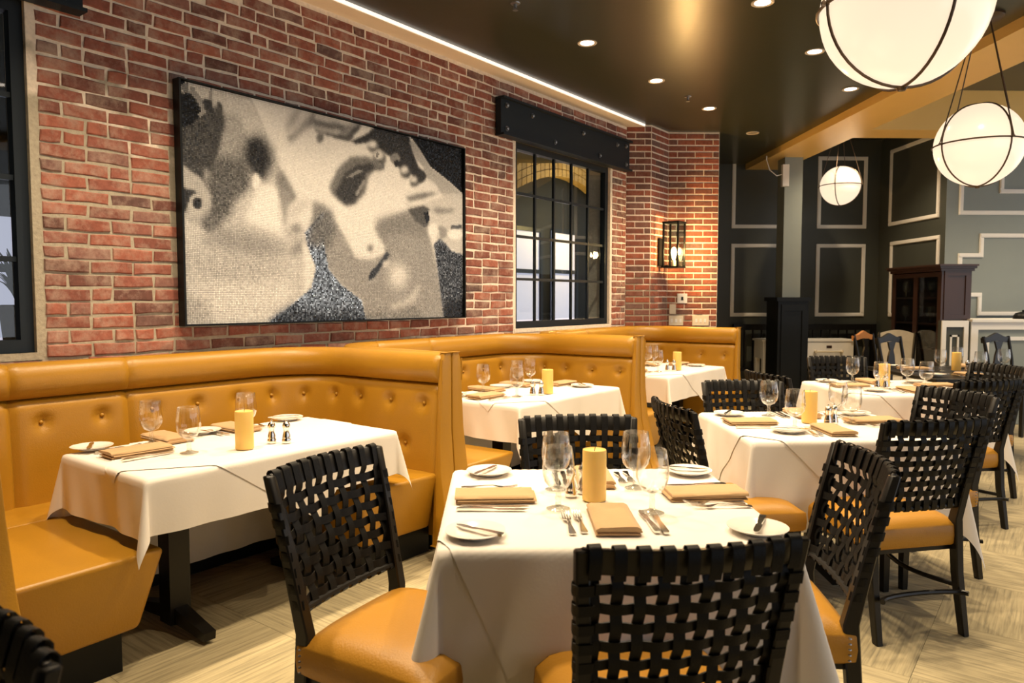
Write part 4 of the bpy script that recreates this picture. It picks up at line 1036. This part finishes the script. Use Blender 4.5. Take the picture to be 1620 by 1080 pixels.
# ------------------------------------------------------------------ lantern and switch plates on the pier
def lantern():
    c = ((Q2[0]+Q3[0])/2, (Q2[1]+Q3[1])/2); an = WA
    t = thing('wall_lantern', 'black box lantern with glowing bulb on the brick pier', 'wall lamp', (c[0], c[1], 0), an)
    y0 = -.012
    MB().box(-.055, .055, y0-.02, y0, 1.76, 2.06).build('back_plate', 'black_paint', t)
    MB().box(-.018, .018, y0-.10, y0-.02, 1.74, 1.77).build('arm', 'black_paint', t)
    x0, x1, ya, yb, z0, z1 = -.085, .085, y0-.25, y0-.08, 1.755, 2.22
    for x in (x0, x1):
        for y in (ya, yb): MB().box(x-.009, x+.009, y-.009, y+.009, z0, z1).build('post', 'black_paint', t)
    MB().box(x0-.012, x1+.012, ya-.012, yb+.012, z1, z1+.018).build('roof', 'black_paint', t); MB().box(x0-.012, x1+.012, ya-.012, yb+.012, z0-.018, z0).build('base', 'black_paint', t)
    for a in ((x0+.009, x1-.009, ya-.002, ya+.002), (x0-.002, x0+.002, ya+.009, yb-.009), (x1-.002, x1+.002, ya+.009, yb-.009)): MB().box(*a, z0, z1).build('pane', 'pane_glass', t)
    ym = (ya+yb)/2
    MB().lathe([(.02, 0), (.02, .06), (.012, .07)], 12, (0, ym, z0)).build('socket', 'ivory_plastic', t, smooth=True)
    MB().lathe([(0, .0), (.014, .005), (.022, .04), (.030, .08), (.026, .11), (.012, .135), (0, .14)], 16, (0, ym, z0+.07)).build('bulb', 'filament', t, smooth=True)
    l = bpy.data.lights.new('lantern_light', 'POINT'); l.energy = 40; l.color = (1, .58, .20); l.shadow_soft_size = .04
    o = bpy.data.objects.new('lantern_light', l); COL.objects.link(o); o.parent = t; o.location = (0, ya-.03, z0+.16)
lantern()
def plate_box(x, z, w, h, label, name='switch_plate', m='ivory_plastic', dot=None):
    t = thing(name, label, 'switch', (x, Q3[1]-.008, z))
    MB().box(-w/2, w/2, -.010, 0, -h/2, h/2).build('cover', m, t, bevel=.003, segs=1)
    for q in (dot or []): MB().box(q[0]-.012, q[0]+.012, -.014, -.010, q[1]-.02, q[1]+.02).build('switch', 'white_paint' if m != 'white_paint' else 'black_paint', t)
plate_box(2.142, 1.405, .115, .11, 'white thermostat on the brick pier', 'thermostat', 'white_paint', [(0, 0)])
plate_box(2.035, 1.285, .075, .11, 'narrow ivory blank plate below the thermostat'); plate_box(2.075, 1.155, .165, .11, 'wide ivory switch plate just above the far booth', dot=[(-.05, 0), (0, 0), (.05, 0)]); plate_box(2.355, 1.155, .19, .115, 'wide ivory switch plate at the right edge of the pier', dot=[(-.05, 0), (0, 0), (.05, 0)])

# ------------------------------------------------------------------ column with black pedestal
t = thing('column', 'square green-grey column on a black panelled pedestal', 'column', (3.80, 9.2, 0))
MB().box(-.11, .12, 0, .23, 1.42, 3.185).build('shaft', 'pale_green_paint', t)
MB().box(-.19, .20, -.08, .31, 0, 1.37).build('pedestal', 'black_paint', t); MB().box(-.215, .225, -.105, .335, 1.37, 1.42).build('cap', 'black_paint', t)
for a, b in ((-.15, -.105), (.115, .16)): MB().box(a, b, -.095, -.08, .15, 1.33).build('stile', 'black_paint', t)
for a, b in ((.15, .24), (1.25, 1.33)): MB().box(-.105, .115, -.095, -.08, a, b).build('rail', 'black_paint', t)
t = thing('alarm_box', 'small white box with a cable high on the column', 'box', (3.66, 9.17, 2.98))
MB().box(-.03, .05, -.06, .0, -.17, .10).build('case', 'white_paint', t); MB().tube([(-.03, -.03, -.02), (-.10, -.04, -.04), (-.19, -.04, .03), (-.23, -.03, .16), (-.23, -.03, .205)], .006, 6).build('cable', 'white_paint', t, smooth=True)

# spindle railing along the far wall
t = thing('spindle_railing', 'black spindle railing along the far green wall', 'railing', (3.33, 9.97, 0))
MB().box(0, 2.0, 0, .05, .97, 1.05).build('top_rail', 'black_wood', t); MB().box(0, 2.0, 0, .05, .40, .45).build('bottom_rail', 'black_wood', t)
for i in range(17): MB().tube([(.04+.12*i, .025, .45), (.04+.12*i, .025, .97)], .013, 6).build('spindle', 'black_wood', t, smooth=True)
for x in (0, .97, 1.94): MB().box(x, x+.06, -.005, .055, 0, 1.05).build('post', 'black_wood', t)
# white console with drawer
t = thing('console_table', 'white console table with a pull-handled drawer behind the column', 'table', (3.60, 9.58, 0))
MB().box(-.02, 1.24, -.02, .35, .835, .86).build('top', 'white_paint', t); MB().box(.0, 1.22, .0, .33, .60, .835).build('apron', 'white_paint', t)
MB().box(.56, 1.18, -.012, .0, .615, .82).build('drawer_front', 'white_paint', t); d_ = t.children[-1]
MB().tube([(.70, -.045, .70), (1.05, -.045, .70)], .012, 8).build('handle', 'ivory_plastic', d_, smooth=True)
for x in (.70, 1.05): MB().tube([(x, -.012, .70), (x, -.05, .70)], .02, 8).build('handle_post', 'ivory_plastic', d_, smooth=True)
MB().box(.85, .92, -.016, -.012, .745, .78).build('label_plate', 'mahogany', d_)
for x in (.0, 1.16):
    for y in (.0, .27): MB().box(x, x+.06, y, y+.06, 0, .60).build('leg', 'white_paint', t)

# wine cabinet
t = thing('wine_cabinet', 'dark mahogany glass cabinet filled with stemware', 'cabinet', (5.0, 8.0, 0))
MB().box(0, .34, 0, .03, 0, 1.73).build('side_panel', 'mahogany', t); MB().box(0, .34, .97, 1.0, 0, 1.73).build('side_panel', 'mahogany', t)
for a in ((.03, .07, 1.22, 1.66), (.27, .31, 1.22, 1.66)): MB().box(a[0], a[1], -.012, 0, a[2], a[3]).build('stile', 'mahogany', t)
for a in ((1.17, 1.22), (1.66, 1.71)): MB().box(.03, .31, -.012, 0, a[0], a[1]).build('rail', 'mahogany', t)
MB().box(.32, .34, .03, .97, 0, 1.73).build('back', 'mahogany', t)
MB().box(-.02, .36, -.02, 1.02, 1.71, 1.74).box(-.045, .37, -.045, 1.045, 1.74, 1.765).box(-.06, .38, -.06, 1.06, 1.765, 1.785).build('cornice', 'mahogany', t)
for z in (.05, .50, .80, 1.10, 1.40): MB().box(.02, .32, .03, .97, z, z+.02).build('shelf', 'mahogany', t)
for i in range(2):
    y = .03+.47*i; m = MB().box(0, .02, y, y+.04, .07, 1.70).box(0, .02, y+.43, y+.47, .07, 1.70).box(0, .02, y+.04, y+.43, .07, .12).box(0, .02, y+.04, y+.43, 1.65, 1.70)
    d_ = m.build('door', 'mahogany', t); MB().box(.008, .012, y+.04, y+.43, .12, 1.65).build('pane', 'pane_glass', d_)
for sh, z in (('lower', .82), ('middle', 1.12), ('upper', 1.42)):
    ORD = ('first', 'second', 'third', 'fourth', 'fifth', 'sixth', 'seventh')
    for i in range(7):
        o = inst(GOB, (5.11+(i % 2)*.1, 8.11+i*.128, z), 0, '%s stemmed glass from the right on the %s shelf of the mahogany cabinet' % (ORD[i], sh), 'stemware on the %s cabinet shelf' % sh)

# panelled half wall / counter
t = thing('panelled_counter', 'white and green panelled half wall below the cabinet', 'counter', (4.97, 7.93, 0))
MB().box(0, .30, 0, .06, 0, 1.16).build('end_body', 'green_paint', t)
for a in ((0, .05, 0, 1.16), (.25, .30, 0, 1.16)): MB().box(a[0], a[1], -.015, 0, a[2], a[3]).build('stile', 'white_paint', t)
MB().box(.05, .25, -.015, 0, 1.09, 1.16).build('rail', 'white_paint', t)
for a in ((.10, .12, .2, 1.0), (.18, .20, .2, 1.0)): MB().box(a[0], a[1], -.010, 0, a[2], a[3]).build('moulding', 'white_paint', t)
MB().box(.10, .20, -.010, 0, .98, 1.0).build('moulding', 'white_paint', t)
t = thing('panelled_counter', 'long bright white-trimmed counter under the stepped moulding', 'counter', (5.30, 7.93, 0))
MB().box(0, 4, 0, .40, 0, 1.145).build('body', 'pale_green_paint', t); MB().box(0, 4, -.03, .42, 1.145, 1.175).build('ledge', 'white_paint', t)
MB().box(0, .08, -.015, 0, 0, 1.145).build('stile', 'white_paint', t); MB().box(.08, 4, -.015, 0, 1.06, 1.145).build('rail', 'white_paint', t)
MB().box(.17, 4, -.012, 0, .94, .98).build('moulding', 'white_paint', t); MB().box(.17, .21, -.012, 0, .2, .94).build('moulding', 'white_paint', t)
t = thing('desk_lamp_base', 'black rounded object on the white ledge at right edge', 'ornament', (5.98, 8.05, 1.175))
MB().lathe([(.10, 0), (.10, .03), (.075, .065), (.03, .08), (0, .082)], 20).build('body', 'black_paint', t, smooth=True); MB().lathe([(.012, .08), (.012, .10), (0, .102)], 10).build('knob', 'black_paint', t, smooth=True)

# ------------------------------------------------------------------ wooden chairs around the far table
def splat_chair(loc, rotz, label, fabric=False, m='black_wood', back='black_wood'):
    t = thing('wooden_chair', label, 'chair', (*loc, 0), rotz)
    MB().box(-.22, .22, -.20, .22, .43, .48).build('seat', m if not fabric else 'ivory_fabric', t, bevel=.012)
    for s in (-1, 1):
        MB().bar((s*.2, .19, 0), (s*.2, .19, .43), .035, .035, .045, .045).build('front_leg', m, t)
        MB().tube([(s*.195, -.24, 0), (s*.195, -.19, .45), (s*.205, -.22, .75), (s*.215, -.28, 1.0)], .019, 8).build('rear_leg', m, t, smooth=True)
    if fabric:
        def pt(u, v):
            x = (u-.5)*.46; top = .98+.05*math.cos((u-.5)*math.pi)
            return x, -.235-.06*v, .46+(top-.46)*v
        g = MB(); n = 12
        g.grid(lambda u, v: (pt(u, v)[0], pt(u, v)[1]+.03, pt(u, v)[2]), n, n); g.grid(lambda u, v: (pt(1-u, v)[0], pt(u, v)[1]-.03, pt(u, v)[2]), n, n)
        k = n*n
        for a in range(n-1):
            g.f.append((a, a+1, k+(n-1)*n+a+1, k+(n-1)*n+a)); g.f.append(((n-1)*n+a, k+a, k+a+1, (n-1)*n+a+1)); g.f.append((a*n+n-1, (a+1)*n+n-1, k+(n-2-a)*n+n-1, k+(n-1-a)*n+n-1))
        g.build('backrest', 'ivory_fabric', t, smooth=True)
    else:
        tr = MB(); pts = [(-.235, .985), (-.12, 1.0), (0, 1.04), (.12, 1.0), (.235, .985), (.225, .93), (.10, .945), (0, .955), (-.10, .945), (-.225, .93)]
        tr.prism(pts, 'y', -.30, -.265).build('top_rail', back, t)
        sp = [(-.035, .48), (.035, .48), (.03, .58), (.075, .70), (.055, .80), (.03, .86), (.07, .95), (-.07, .95), (-.03, .86), (-.055, .80), (-.075, .70), (-.03, .58)]
        o = MB().prism(sp, 'y', -.255, -.235).build('splat', m, t)
    return t
for o_, k_ in ((splat_chair((5.47, 7.40), math.pi+.35, 'black wooden splat-back chair against the white panelled counter'), .9),
               (splat_chair((4.36, 7.95), math.pi+.6, 'dark wooden chair with a tan top rail left of the ivory chair', back='tan_leather'), .92),
               (splat_chair((4.31, 7.35), math.pi+.5, 'dark splat-back chair behind the bare table'), .92),
               (splat_chair((4.70, 8.35), math.pi-.55, 'ivory upholstered chair in front of the wine cabinet', fabric=True), .88)): o_.scale = (k_, k_, 1)

# plant behind the left window
t = thing('potted_plant', 'dark leafy plant in a pot behind the left window', 'plant', W(-.02, -.45, 0.0), WA)
MB().box(-.6, .3, -.10, .25, .0, 1.16).build('stand', 'black_paint', t)
MB().lathe([(.05, 1.16), (.085, 1.18), (.10, 1.36), (.09, 1.37), (.08, 1.35), (0, 1.35)], 18).build('pot', 'basket', t, smooth=True)
rg = random.Random(9)
for i in range(26):
    a = rg.uniform(0, 6.28); L = rg.uniform(.18, .36); lean = rg.uniform(.15, .8); w = rg.uniform(.010, .02)
    v = []; n = 6
    for j in range(n+1):
        q = j/n; hh = 1.35+L*q*math.cos(lean*q); rr = L*q*math.sin(lean*q)+.02; ww = w*math.sin(math.pi*min(.97, q*.85+.12))
        cx, cy = rr*math.cos(a), rr*math.sin(a); v += [(cx-math.sin(a)*ww, cy+math.cos(a)*ww, hh), (cx, cy, hh-.004), (cx+math.sin(a)*ww, cy-math.cos(a)*ww, hh)]
    MB().add(v, [(j*3+k, j*3+k+1, j*3+k+4, j*3+k+3) for j in range(n) for k in (0, 1)]).build('leaf', 'leaf', t, smooth=True)

for o in bpy.data.objects:
    if '_used' in o: del o['_used']
print('OBJ', len(bpy.data.objects), 'tiles', nt_, 'pier bricks', n_p, 'bricks', len(bricks), 'tris', sum(sum(len(p.vertices)-2 for p in m.polygons) for m in bpy.data.meshes))
